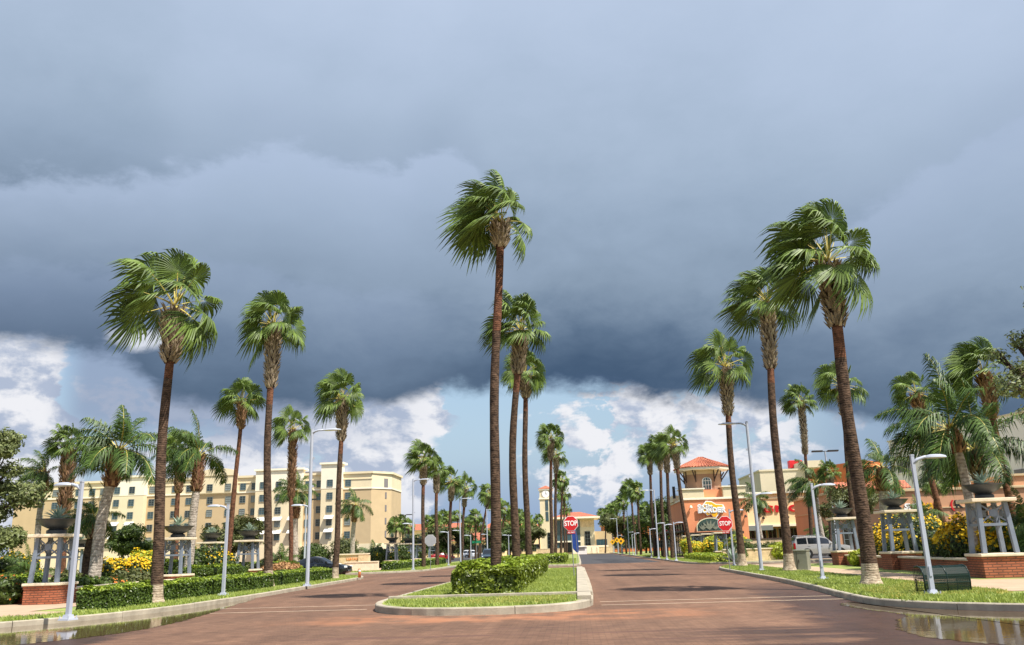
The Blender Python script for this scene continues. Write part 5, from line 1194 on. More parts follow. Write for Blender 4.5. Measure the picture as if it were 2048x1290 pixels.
# ------------------------------------------------------------------ cars
def car(label, kind, paint, x, y, rz, group='parked and waiting cars', z0=0., cat='car', L_=4.75):
    """lofted body; local +X is the nose"""
    K = {  # stations: (x, zlow, zbelt, half width, roof half width or None, zroof)
        'sedan': dict(W=.9, wb=(1.42, -1.38), wr=.33, st=[(2.36, .36, .60, .62, None, 0), (2.28, .28, .70, .78, None, 0), (1.9, .2, .80, .87, None, 0), (1.15, .2, .93, .9, None, 0), (.85, .2, .96, .9, .84, 1.0), (.15, .2, .97, .9, .66, 1.36), (-.35, .2, .97, .9, .64, 1.44), (-1.0, .2, .98, .9, .63, 1.38), (-1.75, .2, .99, .9, .74, 1.12), (-1.95, .22, 1.0, .88, None, 0), (-2.3, .3, .96, .8, None, 0), (-2.38, .42, .8, .66, None, 0)], win=[(.68, -.28), (-.36, -.98), (-1.05, -1.45)]),
        'suv': dict(W=1.0, wb=(1.55, -1.42), wr=.40, st=[(2.55, .45, .85, .78, None, 0), (2.48, .36, .98, .93, None, 0), (2.1, .3, 1.08, .98, None, 0), (1.3, .3, 1.14, 1.0, None, 0), (1.1, .3, 1.16, 1.0, .92, 1.2), (.45, .3, 1.17, 1.0, .8, 1.80), (0, .3, 1.17, 1.0, .79, 1.90), (-1.4, .3, 1.18, 1.0, .79, 1.92), (-2.2, .3, 1.18, .99, .79, 1.88), (-2.42, .32, 1.18, .97, .84, 1.5), (-2.52, .36, 1.1, .95, None, 0), (-2.56, .46, .9, .84, None, 0)], win=[(.62, -.25), (-.35, -1.25), (-1.36, -2.22)])}[kind]
    t = thing(cat.replace(' ', '_'), label, cat, (x, y, z0), rz, group)
    mb = MB(); st = K['st']; xs = np.linspace(st[0][0], st[-1][0], 34)
    def sec(xx):
        for a, c in zip(st, st[1:]):
            if c[0] <= xx <= a[0]:
                u = (a[0]-xx)/(a[0]-c[0]); lerp = lambda i: a[i]*(1-u)+c[i]*u
                wa, wc = (a[4] or a[3]*.88), (c[4] or c[3]*.88); za, zc = (a[5] or a[2]+.03), (c[5] or c[2]+.03)
                return lerp(1), lerp(2), lerp(3), wa*(1-u)+wc*u, za*(1-u)+zc*u
    ring = []
    for xx in sorted(set(list(xs)+[s[0] for s in st]), reverse=True):
        zl, zb, w_, wr_, zr = sec(xx); half = [(w_*.86, zl), (w_*.98, zl+.1), (w_, (zl+zb)/2), (w_*.985, zb-.1), (w_*.95, zb), (wr_, max(zb+.005, zr-.07)), (wr_*.9, zr-.02), (wr_*.45, zr)]
        ring.append([Vector((xx, p[0], p[1])) for p in half] + [Vector((xx, -p[0], p[1])) for p in reversed(half)])
    n = 16
    for r_ in ring: mb.v += [tuple(p) for p in r_]
    for i in range(len(ring)-1):
        for k in range(n): mb.f.append((i*n+k, i*n+(k+1) % n, (i+1)*n+(k+1) % n, (i+1)*n+k)); mb.mi.append(0)
    mb.f.append(tuple(reversed(range(n)))); mb.f.append(tuple((len(ring)-1)*n+k for k in range(n))); mb.mi += [0, 0]
    mb.build('body', paint, t, smooth=True, angle=R(38))
    def side(xx, u, sg, out=.006):
        zl, zb, w_, wr_, zr = sec(xx); a = Vector((xx, w_*.95, zb)); c = Vector((xx, wr_, max(zb+.005, zr-.07))); p = a.lerp(c, u); return Vector((p.x, sg*(p.y+out), p.z+out*.4))
    for sg in (-1, 1):
        for (xa, xb) in K['win']:
            m = MB(); k = 5
            for j in range(k):
                p, q = xa+(xb-xa)*j/k, xa+(xb-xa)*(j+1)/k; m.quad(side(p, .08, sg), side(q, .08, sg), side(q, .88, sg), side(p, .88, sg))
            m.build('side_window', 'car_glass', t)
        m = MB(); zl, zb, w_, _, _ = sec(.75); m.box((.72, sg*(w_+.09), zb+.06), (.12, .2, .14)); m.build('mirror', paint if kind == 'suv' else 'black', t, bevel=.02)
        for dx_ in (-.12, -1.2):
            m = MB(); zl, zb, w_, _, _ = sec(dx_); m.box((dx_, sg*(w_*.985+.012), zb-.12), (.2, .025, .035)); m.build('door_handle', 'alloy', t)
    def cap(i0, i1, name):
        a, c = st[i0], st[i1]; m = MB(); k = 4
        for j in range(k):
            for s_ in (-1, 1):
                x0_, x1_ = a[0]+(c[0]-a[0])*(.1+.8*j/k), a[0]+(c[0]-a[0])*(.1+.8*(j+1)/k); P = []
                for xx, in ((x0_,), (x1_,)):
                    zl, zb, w_, wr_, zr = sec(xx); P.append([Vector((xx, 0, zr)), Vector((xx, s_*wr_*.45, zr)), Vector((xx, s_*wr_*.88, zr-.018))])
                up = Vector((.004 if a[0] > 0 else -.004, 0, .007))
                for q in range(2): m.quad(P[0][q]+up, P[0][q+1]+up, P[1][q+1]+up, P[1][q]+up)
        m.build(name, 'car_glass', t)
    if kind == 'sedan': cap(4, 5, 'windscreen'); cap(7, 8, 'rear_window')
    else: cap(4, 5, 'windscreen'); cap(8, 9, 'rear_window')
    for wx in K['wb']:
        for sg in (-1, 1):
            r_ = K['wr']; wy = sg*(K['W']-.10)
            m = MB(); m.tube([(wx, wy-.02*sg, r_), (wx, wy+sg*.112, r_)], r_+.07, 22); m.build('wheel_arch', 'black', t)
            wheel = MB(); wheel.tube([(wx, wy-sg*.06, r_), (wx, wy+sg*.06, r_), (wx, wy+sg*.125, r_)], [r_, r_, r_*.95], 22); wh = wheel.build('wheel', 'tyre', t)
            m = MB(); m.tube([(wx, wy+sg*.1, r_), (wx, wy+sg*.135, r_)], [r_*.66, r_*.6], 18)
            for k in range(5): a = k*1.2566; m.box((wx+math.cos(a)*r_*.35, wy+sg*.137, r_+math.sin(a)*r_*.35), (r_*.5, .02, .06), rot=Matrix.Rotation(-a, 3, 'Y'))
            m.build('rim', 'alloy', wh)
    zf = .68 if kind == 'sedan' else .92; xf = st[0][0]; xr = st[-1][0]
    for sg in (-1, 1):
        m = MB(); m.box((xf-.16, sg*.68, zf), (.24, .3, .14), rz=sg*-.35); m.build('headlight', 'lamp_clear', t, bevel=.03)
        m = MB(); m.box((xr+.10, sg*(.76 if kind == 'sedan' else .86), .86 if kind == 'sedan' else 1.08), (.2, .24, .17 if kind == 'sedan' else .5), rz=sg*.3); m.build('tail_light', 'lamp_red', t, bevel=.03)
    m = MB(); m.box((xf+.005, 0, zf-.06), (.06, .9, .16)); m.build('grille', 'black', t, bevel=.01); m = MB(); m.box((xf-.02, 0, .42 if kind == 'sedan' else .55), (.12, 1.3, .12)); m.build('bumper', paint if kind == 'sedan' else 'alloy', t, bevel=.03); m = MB(); m.box((xr+.02, 0, .45 if kind == 'sedan' else .6), (.14, 1.5, .16)); m.build('bumper', paint if kind == 'sedan' else 'alloy', t, bevel=.03)
    m = MB(); m.box((xr-.012, 0, .74), (.02, .46, .14)); m.build('number_plate', 'plate_white', t)
    if kind == 'suv':
        for sg in (-1, 1): m = MB(); m.tube([(.2, sg*.66, 1.90), (.1, sg*.66, 1.97), (-2.0, sg*.66, 1.98), (-2.1, sg*.66, 1.90)], .022, 6); m.build('roof_rack', 'alloy', t)
    return t
c = car('black sedan waiting at the left side street, nose to the right, behind the hedge', 'sedan', 'car_black', at(641, 1140, 68)[0], 68, 0, z0=.005)
c.scale = (1, 1.05, 1.12)
m = MB(); m.box((1.62, -.52, .905), (.42, .5, .006), rot=Matrix.Rotation(R(9), 3, 'Y')); m.build('bonnet_panel', 'sign_white', c)
car('silver off-roader parked behind the third right pedestal', 'suv', 'car_silver', at(1640, 1110, 80)[0], 80, R(4), z0=H0+.01)
car('white off-roader far down the left carriageway side street', 'suv', 'car_white', at(946, 1110, 215)[0], 215, 0, z0=0)
car('dark blue van coming towards the camera on the far left carriageway', 'suv', 'car_blue', at(980, 1110, 112)[0], 112, R(-90), z0=.005)
car('dark red car half hidden behind the far left palms', 'sedan', 'car_red', at(884, 1110, 165)[0], 165, R(20), z0=H0)
car('white car, only its roof showing over the brown wall at right', 'sedan', 'car_white', at(1556, 1080, 106)[0], 106, PI, z0=H0+.01)
car('white car whose roof end shows left of the brown wall at right', 'sedan', 'car_white', at(1503, 1080, 104)[0], 104, PI, z0=H0+.01)

# ------------------------------------------------------------------ buildings
def win_mesh(w_, h_, cols, rows, frame='window_frame', glass='glass', d=.10, fw=.06, rec=.05):
    """a glazed window facing -Y: proud frame, glass behind, one mesh"""
    m = MB(); m.cur = 1; m.quad((-w_/2, -.02, -h_/2), (w_/2, -.02, -h_/2), (w_/2, -.02, h_/2), (-w_/2, -.02, h_/2)); m.cur = 0
    for i in range(cols+1):
        e = i in (0, cols); f = fw*1.2 if e else fw*.7; m.box((-w_/2+w_*i/cols, -.05, 0), (f, d if e else d*.7, h_+fw*1.2))
    for j in range(rows+1):
        e = j in (0, rows); f = fw*1.2 if e else fw*.7; m.box((0, -.047, -h_/2+h_*j/rows), (w_-fw*.6, d*.94 if e else d*.66, f))
    return m, [frame, glass]
def add_win(cache, parent, loc, key, rz=0):
    """windows share mesh data per size"""
    if key not in cache:
        m, ms = win_mesh(*key); o = m.build('window', ms, parent); cache[key] = o.data
    else: o = bpy.data.objects.new('window', cache[key]); COL.objects.link(o); o.parent = parent
    o.location = loc; o.rotation_euler = (0, 0, rz); return o
WC = {}
# hotel: six storeys, cream bays and tan recesses, facade 200 m away
HY = 200.
def hx(px, py=1080): return at(px, py, HY)[0]
X0 = hx(20); hot = thing('hotel', 'six storey cream and tan hotel block with rows of windows, left of the avenue', 'building', (X0, HY, 0))
rowz = [18.2, 15.2, 12.2, 9.2, 6.2]; TOPZ = 20.3
def mass(name, xa, xb, ya, yb, za, zb, m, bev=0):
    b = MB(); b.box(((xa+xb)/2, (ya+yb)/2, (za+zb)/2), (xb-xa, yb-ya, zb-za)); return b.build(name, m, hot, bevel=bev)
rel = lambda px: hx(px)-X0
XL, XR = rel(20), rel(741)
mass('wall', XL, XR, 0, 16, 4.1, 16.9, 'tan_stucco'); mass('base_wall', XL, XR+.06, -.06, 16, 0, 4.1, 'cream_stucco'); mass('upper_wall', XL, XR+.06, -.06, 16, 16.9, TOPZ, 'cream_stucco')
mass('cornice', XL, XR+.4, -.4, 16.4, TOPZ, TOPZ+.5, 'cream_stucco'); mass('cornice', XL, XR+.16, -.16, 16.1, 16.7, 17.0, 'pale_stucco'); mass('cornice', XL, XR+.2, -.2, 16.1, 19.0, 19.2, 'cream_stucco')
# right hand end turned away from the street front: a slanted bay
def slab(name, pts, za, zb, m): b = MB(); b.prism(pts, za, zb); return b.build(name, m, hot)
XE = rel(774); sl_ = [(XR-.02, .01), (XE, 4.5), (XE, 16), (XR-.02, 16)]
slab('wall', sl_, 4.1, 16.9, 'tan_stucco'); slab('upper_wall', [(XR, -.05), (XE+.05, 4.45), (XE+.05, 16), (XR, 16)], 16.9, TOPZ, 'cream_stucco'); slab('base_wall', [(XR, -.05), (XE+.05, 4.45), (XE+.05, 16), (XR, 16)], 0, 4.1, 'cream_stucco'); slab('cornice', [(XR, -.38), (XE+.4, 4.2), (XE+.4, 16.3), (XR, 16.3)], TOPZ, TOPZ+.5, 'cream_stucco'); slab('cornice', [(XR, -.15), (XE+.15, 4.35), (XE+.15, 16.1), (XR, 16.1)], 16.7, 17.0, 'pale_stucco')
for z in rowz[1:]: b = MB(); u = .72; b.box((XR+(XE-XR)*u, 4.5*u-.02, z), (.45, .12, 1.5), rz=math.atan2(4.5, XE-XR)); b.build('slit_window', 'dark_panel', hot)
b = MB(); b.box((XR+(XE-XR)*.72, 4.5*.72-.02, 18.1), (1.2, .12, 2.2), rz=math.atan2(4.5, XE-XR)); b.build('slit_window', 'dark_panel', hot)
bays = [(212, 287, 20.3, 21.2, 'pale_stucco'), (511, 604, 20.3, 21.6, 'pale_stucco'), (643, 684, 20.3, 22.6, 'pale_stucco')]
for pa, pb, zt, zp, cm in bays:
    xa, xb = rel(pa), rel(pb); mass('bay_wall', xa, xb, -1.6, 0, 4.1, 16.9, 'cream_stucco'); mass('bay_upper_wall', xa-.05, xb+.05, -1.66, .5, 16.9, zp, cm); mass('bay_base', xa-.05, xb+.05, -1.66, 0, 0, 4.1, 'cream_stucco'); mass('bay_cornice', xa-.4, xb+.4, -2.0, 2., zp, zp+.45, cm)
xa, xb = rel(392), rel(470); mass('bay_upper_wall', xa, xb, -.5, -.05, 16.9, 21., 'cream_stucco')
b = MB(); cxm, rr = (xa+xb)/2, (xb-xa)/2; pts = [(cxm-rr, 0)]+[(cxm+rr*math.cos(PI-PI*i/16)*.98, 1.75*math.sin(PI*i/16)**.7) for i in range(17)]+[(cxm+rr, 0)]
b.prism([(p[0], p[1]) for p in pts], 0, .9, Matrix.Translation((0, .2, 21.0)) @ UPY); b.build('arched_pediment', 'cream_stucco', hot)
GW = random.Random(5)
cols = [(75, 0), (102, 0), (122, 0), (148, 0), (176, 0), (198, 0), (233, 1), (263, 1), (297, 0), (343, 0), (372, 0), (415, 0), (452, 0), (481, 0), (504, 0), (526, 1), (558, 1), (588, 1), (613, 0), (636, 0), (661, 1), (694, 0)]
for px, bay in cols:
    for i, z in enumerate(rowz):
        if px < 100 and i > 2: continue
        y = -1.7 if bay else (-.12 if i == 0 else -.06)
        if 392 < px < 470 and i == 0: y = -.56
        add_win(WC, hot, (rel(px), y, z), (1.35, 1.55, 2, 3, 'window_frame', GW.choice(('glass', 'glass', 'glass_deep', 'glass_curtain'))))
    if bay:
        for z in rowz[3:]:
            b = MB(); xx = rel(px); b.prism([(0, 0), (-1.05, -.75), (-1.05, -.87), (0, -.12)], -1.05, 1.05, Matrix.Translation((xx, -1.62, z+1.55)) @ Matrix(((0, 0, 1, 0), (1, 0, 0, 0), (0, 1, 0, 0), (0, 0, 0, 1)))); b.build('awning', 'awning', hot)
# pool house roof edge / plant screen
mass('plant_screen', rel(596), rel(630), 3, 8, 20.8, 21.5, 'dark_panel')

# restaurant with the square tiled tower
RY = 114.; rx = lambda px, py=1060: at(px, py, RY)[0]
RX0 = rx(1371); res = thing('restaurant', 'orange stucco restaurant with a tile-roofed tower beside the avenue', 'building', (RX0, RY, 0)); RL = rx(1498)-RX0
def part(parent, name, c, d, m, bev=0, rz=0, taper=1.): b = MB(); b.box(c, d, rz, taper); return b.build(name, m, parent, bevel=bev)
part(res, 'wall', (RL/2, 9, 3.65), (RL, 18, 7.3), 'orange_stucco'); part(res, 'parapet', (RL/2, 9, 7.42), (RL+.3, 18.3, .26), 'pale_stucco', .03)
part(res, 'parapet_block', (1.25, 1.2, 8.1), (3.0, 2.6, 1.1), 'cream_stucco', .03); part(res, 'parapet_block', (6.7, 1.2, 8.2), (2.9, 2.6, 1.3), 'cream_stucco', .03); part(res, 'parapet_block', (1.25, 1.2, 8.72), (3.3, 2.9, .16), 'pale_stucco'); part(res, 'parapet_block', (6.7, 1.2, 8.92), (3.2, 2.9, .16), 'pale_stucco')
part(res, 'parapet_block', (.2, 12, 7.95), (1.2, 8, .85), 'cream_stucco')
part(res, 'tower_base', (3.6, 3.6, 8.), (5.6, 5.6, 1.2), 'orange_stucco')
# octagonal-cornered tower
tw = MB(); q = 2.28; k_ = 1.2; octp = [(3.3+a, 3.8+c_) for a, c_ in ((-q, -k_), (-k_, -q), (k_, -q), (q, -k_), (q, k_), (k_, q), (-k_, q), (-q, k_))]
tw.prism(octp, 8.5, 11.3); tw.build('tower_wall', 'tower_stucco', res)
tw = MB(); tw.prism([(3.3+(p[0]-3.3)*1.02, 3.8+(p[1]-3.8)*1.02) for p in octp], 10.75, 11.3); tw.build('tower_frieze', 'tan_stucco', res)
tw = MB(); tw.prism([(3.3+(p[0]-3.3)*1.55, 3.8+(p[1]-3.8)*1.55) for p in octp], 11.3, 11.62); tw.build('eaves', 'pale_stucco', res, bevel=.05)
rf = MB(); e = [(3.3+(p[0]-3.3)*1.6, 3.8+(p[1]-3.8)*1.6, 11.63) for p in octp]; rf.add(e+[(3.3, 3.8, 13.25)], [(i, (i+1) % 8, 8) for i in range(8)]); rfo = rf.build('roof', 'roof_tile', res)
rd = MB()
for i in range(8):
    a, c_ = Vector(e[i]), Vector(e[(i+1) % 8]); apx = Vector((3.3, 3.8, 13.25)); n = 9
    for j in range(n):
        s = a.lerp(c_, (j+.5)/n); d = (apx-s); m_ = min(1, 1-abs((j+.5)/n-.5)*1.2); rd.tube([s+Vector((0, 0, .03)), s+d*(.93*m_)+Vector((0, 0, .05))], .085, 6)
rd.build('tile_ridges', 'roof_tile', rfo)
for i, p in enumerate(octp):
    d = Vector((p[0]-3.3, p[1]-3.8)).normalized(); b = MB(); b.bar((p[0]+d.x*.05, p[1]+d.y*.05, 9.9), (p[0]+d.x*1.1, p[1]+d.y*1.1, 11.2), .13); b.bar((p[0]+d.x*.06, p[1]+d.y*.06, 9.7), (p[0]+d.x*.06, p[1]+d.y*.06, 11.2), .13); b.build('roof_bracket', 'dark_timber', res)
aw = MB(); pts = [(-.5, 0), (.5, 0), (.5, 1.1)]+[(.5*math.cos(a), 1.1+.42*math.sin(a)) for a in [PI*i/8 for i in range(9)]]+[(-.5, 1.1)]
M = Matrix.Translation((3.5, 3.8-q-.02, 8.72)) @ UPY
aw.prism([(p[0]*1.25, p[1]*1.06-.04) for p in pts], 0, .07, M); aw.cur = 1; aw.prism([(p[0]*.98, p[1]) for p in pts], .08, .10, M); aw.cur = 0
for xx in (-.17, .17): aw.box((3.5+xx, 3.8-q-.14, 9.45), (.05, .03, 1.4))
for zz in (.55, 1.1): aw.box((3.5, 3.8-q-.137, 8.72+zz), (.98, .03, .05))
aw.build('tower_window', ['white_frame', 'glass'], res)
# dining terrace at roof level, railing and posts
for xx in (-.6, .3, 5.4, 7.0): part(res, 'roof_post', (xx, 4.5, 8.6), (.35, .35, 1.6), 'dark_metal')
b = MB()
for zz in (8.3, 8.7, 9.05): b.bar((5.2, .9, zz), (9.4, .9, zz), .03); b.bar((-.9, 3, zz), (.9, 3, zz), .03)
for i in range(12): b.bar((5.2+.38*i, .9, 7.5), (5.2+.38*i, .9, 9.05), .03)
b.build('railing', 'dark_metal', res)
# arched trellis sign over the entrance
tr = MB(); ax0, ax1 = rx(1391)-RX0, rx(1446)-RX0; am, ar = (ax0+ax1)/2, (ax1-ax0)/2
pts = [(am-ar, 0), (am+ar, 0), (am+ar, .55)]+[(am+ar*math.cos(a), .55+1.15*math.sin(a)) for a in [PI*i/16 for i in range(1, 16)]]+[(am-ar, .55)]
M = Matrix.Translation((0, -1.2, 3.25)) @ UPY; tr.prism(pts, 0, .12, M); tr.build('entrance_arch', 'cream_stucco', res)
tr = MB(); p2 = [(am+(p[0]-am)*.93, .06+p[1]*.90) for p in pts]; tr.prism(p2, .121, .14, M); tr.build('trellis_panel', 'shade_green', res)
tr = MB()
for i in range(-9, 14):
    for s in (-1, 1):
        xa = am+i*.34*ar/3; tr_pts = []
        for u in range(12):
            xx = xa+s*u*.16; zz = .1+u*.15; lim = .55+1.1*math.sqrt(max(0, 1-((xx-am)/ar)**2)) if abs(xx-am) < ar*.93 else -1
            if zz < lim*.92: tr_pts.append((xx, zz))
        if len(tr_pts) > 1: tr.bar((tr_pts[0][0], -1.345, 3.25+tr_pts[0][1]), (tr_pts[-1][0], -1.345, 3.25+tr_pts[-1][1]), .03, .015)
tr.build('trellis', 'window_frame', res)
tr = MB()
for cx_, sc in ((am-.55*ar, .75), (am-.08*ar, 1.25), (am+.35*ar, .6)):
    for a in (-.7, -.25, .2, .65): tr.prism([(0, 0), (.13*sc, .5*sc), (0, 1.05*sc), (-.13*sc, .5*sc)], 0, .05, Matrix.Translation((cx_, -1.38, 3.4)) @ UPY @ Matrix.Rotation(-a, 4, 'Z'))
tr.build('leaf_ornament', 'utility_green', res)
part(res, 'porch_roof', (am+.6, -.9, 3.0), (ar*2+3.4, 1.9, .3), 'dark_metal'); part(res, 'entrance', (am+.6, -.05, 1.5), (ar*2+2, .1, 2.7), 'shop_glass')
# side porch with dark arches on the avenue side
for i in range(6): b = MB(); b.box((-.12, 2.2+i*2.8, 1.6), (.24, 1.9, 3.2)); b.prism([(math.cos(a)*.95, math.sin(a)*1.25) for a in [PI*k/10 for k in range(11)]], -.12, .12, Matrix.Translation((-.12, 2.2+i*2.8, 3.2)) @ Matrix(((0, 0, 1, 0), (1, 0, 0, 0), (0, 1, 0, 0), (0, 0, 0, 1)))); b.build('arched_opening', 'shop_glass', res)
part(res, 'porch_roof', (-1.3, 9, 3.35), (2.6, 17, .22), 'dark_metal')
for i in range(5): part(res, 'porch_post', (-2.4, 1.+i*4, 1.65), (.22, .22, 3.3), 'dark_metal')
for xx, zz in ((.9, 6.4), (1.9, 4.6), (7.8, 5.)): b = MB(); b.tube([(xx, -.02, zz), (xx, -.3, zz+.1)], .05, 6); b.lathe([(.02, .2), (.14, .1), (.2, -.1), (.16, -.14)], 10, (xx, -.34, zz)); b.build('wall_lamp', 'pale_stucco' if zz > 6 else 'dark_timber', res)
# sign: white letters over a gold map-like plaque
sg = MB(); sx_ = rx(1425)-RX0; sz = at(1425, 1019, RY)[1]
shape = [(-1.15, .35), (-.55, 1.05), (.15, .98), (.7, .62), (1.55, .55), (1.75, .05), (1.1, -.35), (.55, -1.02), (.2, -.98), (-.05, -.55), (-.5, -.75), (-.9, -.25), (-1.55, -.1)]
SM = Matrix.Translation((sx_, -.12, sz)) @ UPY
sg.prism([(p[0]*1.06, p[1]*1.08) for p in shape], 0, .14, SM); sg.build('sign_plaque', 'sign_white', res)
sg = MB(); sg.prism([(p[0]*.96, p[1]*.95) for p in shape], .141, .18, SM); sg.build('sign_map', 'sign_yellow', res)
for txt, s, dx_, dz_, dark in (('On The', .55, -.75, .42, 0), ('BORDER', .86, .05, -.12, 0)):
    m = text_mb(txt, s*1.02, .03, .075, 1.06); shift(m, (sx_+dx_, -.33, sz+dz_)); m.build('lettering_outline', 'sign_white', res)
    m = text_mb(txt, s, .03, .012, 1.08); shift(m, (sx_+dx_, -.365, sz+dz_)); m.build('lettering', 'plate_white', res)
part(res, 'lower_plaque', (sx_+.25, -.1, sz-1.42), (2.5, .12, .38), 'dark_timber'); part(res, 'lower_plaque_face', (sx_+.25, -.17, sz-1.38), (2.2, .03, .16), 'cap_stone')

# cream shop row with red and yellow lettering
SY = 132.; s0 = at(1492, 1040, SY)[0]; s1 = at(1688, 1040, SY)[0]; shop = thing('shop_row', 'cream shop row with red letters and dark shop windows', 'building', (s0, SY, 0)); sw = s1-s0
part(shop, 'wall', (sw/2, 8, 6.4), (sw, 16, 4.8), 'peach_stucco'); part(shop, 'cornice', (sw/2, 7.9, 8.85), (sw+.5, 16.6, .3), 'pale_stucco', .04); part(shop, 'cornice', (sw/2, 7.95, 8.1), (sw+.2, 16.2, .16), 'cream_stucco'); part(shop, 'fascia_trim', (sw/2, 7.9, 4.05), (sw+.2, 16.3, .3), 'pale_stucco')
part(shop, 'base_wall', (sw/2, 8.6, 1.95), (sw, 14, 3.9), 'brown_stucco')
for i in range(9):
    xx = sw*(i+.5)/9; add_win(WC, shop, (xx, 1.5, 1.9), (sw/9-.35, 3.5, 2 if i != 3 else 3, 2, 'window_frame', 'shop_glass'))
part(shop, 'canopy', (1.7, -.4, 3.75), (3.8, 1.6, .7), 'window_frame')
for xx in (2.6, 6.2, 10.2): part(shop, 'wall_lamp', (xx, -.12, 5.2), (.3, .25, .3), 'dark_metal')
gx = at(1561, 1018, SY); m = text_mb('GNC', 1.35, .15, .06, 1.15, 1.7); shift(m, (gx[0]-s0, -.1, gx[1])); m.build('red_lettering', 'red_paint', shop)
yx = at(1632, 1023, SY); g = random.Random(3); b = MB()
for i in range(7): b.box((yx[0]-s0-1.4+i*.42, -.08, yx[1]-.1), (.12, .1, .62)); b.box((yx[0]-s0-1.25+i*.42, -.077, yx[1]-.1+g.choice((-.22, 0, .22))), (.2, .09, .12))
b.build('yellow_lettering', 'sign_yellow', shop)
b = MB(); b.prism([(math.cos(a)*.42, math.sin(a)*.42) for a in [k*.3927 for k in range(16)]], 0, .12, Matrix.Translation((yx[0]-s0+.9, -.02, yx[1]+.72)) @ UPY); b.build('round_emblem', 'red_paint', shop)
# putty block and red rooftop unit behind
t = thing('store_block', 'tall putty-coloured windowless store block behind the cream shops', 'building', (at(1523, 980, 156)[0], 156, 0)); w0 = at(1652, 960, 156)[0]-at(1523, 980, 156)[0]
part(t, 'wall', (w0/2, 10, 7.0), (w0, 20, 14.), 'putty_stucco'); part(t, 'parapet', (w0/2, 10, 14.15), (w0+.3, 20.3, .3), 'putty_stucco'); part(t, 'wall_ledge', (w0*.62, -.1, 11.6), (w0*.2, .3, .12), 'dark_panel'); part(t, 'raised_bay', (w0*.8, 3, 14.9), (w0*.3, 9, 1.2), 'putty_stucco'); part(t, 'pilaster', (w0-.8, -.2, 7.), (1.6, .5, 14.), 'pale_stucco')
x, z = at(1590, 931, 162); t = thing('rooftop_sign', 'small bright red rooftop sign box on the putty store block', 'sign', (x, 162, 14.)); part(t, 'box', (0, 0, z-14.+.2), (2.3, 1.6, 1.4), 'red_paint', .04); part(t, 'side_wing', (1.6, .5, z-14.+.15), (1.2, .8, 1.3), 'red_paint', .03); b = MB(); b.bar((-.7, 0, 0), (-.7, 0, z-14.), .15); b.bar((.7, 0, 0), (.7, 0, z-14.), .15); b.build('support', 'dark_metal', t)
# brown shop row with its orange tower block
BY = 104.; b0 = at(1668, 1030, BY)[0]; brn = thing('shop_row', 'brown shop row with yellow and white lettering and a tiled pent roof', 'building', (b0, BY, 0)); bw = 46
part(brn, 'wall', (bw/2, 9, 3.5), (bw, 18, 7.0), 'brown_stucco'); part(brn, 'cornice', (bw/2, 8.95, 7.1), (bw+.4, 18.4, .3), 'tan_stucco', .04); part(brn, 'fascia_trim', (bw/2, 8.95, 5.0), (bw+.15, 18.2, .12), 'tan_stucco')
part(brn, 'upper_wall', (bw*.72, 9, 7.8), (bw*.52, 17, 1.3), 'brown_stucco'); part(brn, 'cornice', (bw*.72, 8.95, 8.5), (bw*.52+.4, 17.4, .25), 'tan_stucco')
for i in range(9): add_win(WC, brn, (2.6+i*5, -.02, 1.7), (3.6, 3., 3, 2, 'window_frame', 'shop_glass'))
rf = MB(); rf.prism([(0, 0), (-1.8, -.9), (-1.8, -1.05), (0, -.15)], .2, 8.6, Matrix.Translation((0, 0, 8.3)) @ Matrix(((0, 0, 1, 0), (1, 0, 0, 0), (0, 1, 0, 0), (0, 0, 0, 1)))); rf.build('pent_roof', 'roof_tile', brn)
part(brn, 'roof_wall', (4.4, 1.2, 7.7), (8.6, 2.4, 1.2), 'brown_stucco')
for xx, ln in ((8.6, 8), ): pass
ox0, ox1, ox2 = at(1662, 950, 112)[0]-b0, at(1733, 950, 108)[0]-b0, at(1767, 950, 112)[0]-b0
ob = MB(); pts = [(ox0, 11), (ox1, 4), (ox2, 8), (ox2, 20), (ox0, 20)]; zt = at(1733, 920, 108)[1]
ob.add([(ox0, 11, 7.05), (ox1, 4, 7.05), (ox1, 4, zt), (ox0, 11, zt)], [(0, 1, 2, 3)]); ob.add([(p[0], p[1], zt) for p in pts], [(0, 1, 2, 3, 4)]); ob.add([(ox2, 20, 7.05), (ox0, 20, 7.05), (ox0, 20, zt), (ox2, 20, zt)], [(0, 1, 2, 3)]); ob.add([(ox0, 20, 7.05), (ox0, 11, 7.05), (ox0, 11, zt), (ox0, 20, zt)], [(0, 1, 2, 3)]); ob.add([(ox2, 8, 7.05), (ox2, 20, 7.05), (ox2, 20, zt), (ox2, 8, zt)], [(0, 1, 2, 3)]); ob.cur = 1
ob.add([(ox1, 4, 7.05), (ox2, 8, 7.05), (ox2, 8, zt), (ox1, 4, zt)], [(0, 1, 2, 3)]); ob.build('tower_block', ['terracotta_stucco', 'rust_brick'], brn)
sx1 = at(1840, 1013, BY)
for txt, m_, dx_ in (('SUB', 'sign_white', -1.02), ('WAY', 'sign_yellow', .98)): m = text_mb(txt, .95, .12, .035, 1.0, 1.0); shift(m, (sx1[0]-b0+dx_, -.1, sx1[1])); m.v = [(v[0]+(v[2]-sx1[1])*.18, v[1], v[2]) for v in m.v]; m.build('shop_lettering', m_, brn)
kx = at(1916, 1009, BY); m = text_mb('K', 1.2, .12, .06); shift(m, (kx[0]-b0, -.1, kx[1])); m.build('dark_lettering', 'black', brn); m = text_mb('(', 1.25, .12, .04); shift(m, (kx[0]-b0-.75, -.1, kx[1])); m.build('red_bracket', 'red_paint', brn)
for px in (1914, 1942, 2030): xx = at(px, 1027, BY); part(brn, 'wall_lamp', (xx[0]-b0, -.15, xx[1]), (.28, .3, .28), 'dark_metal')
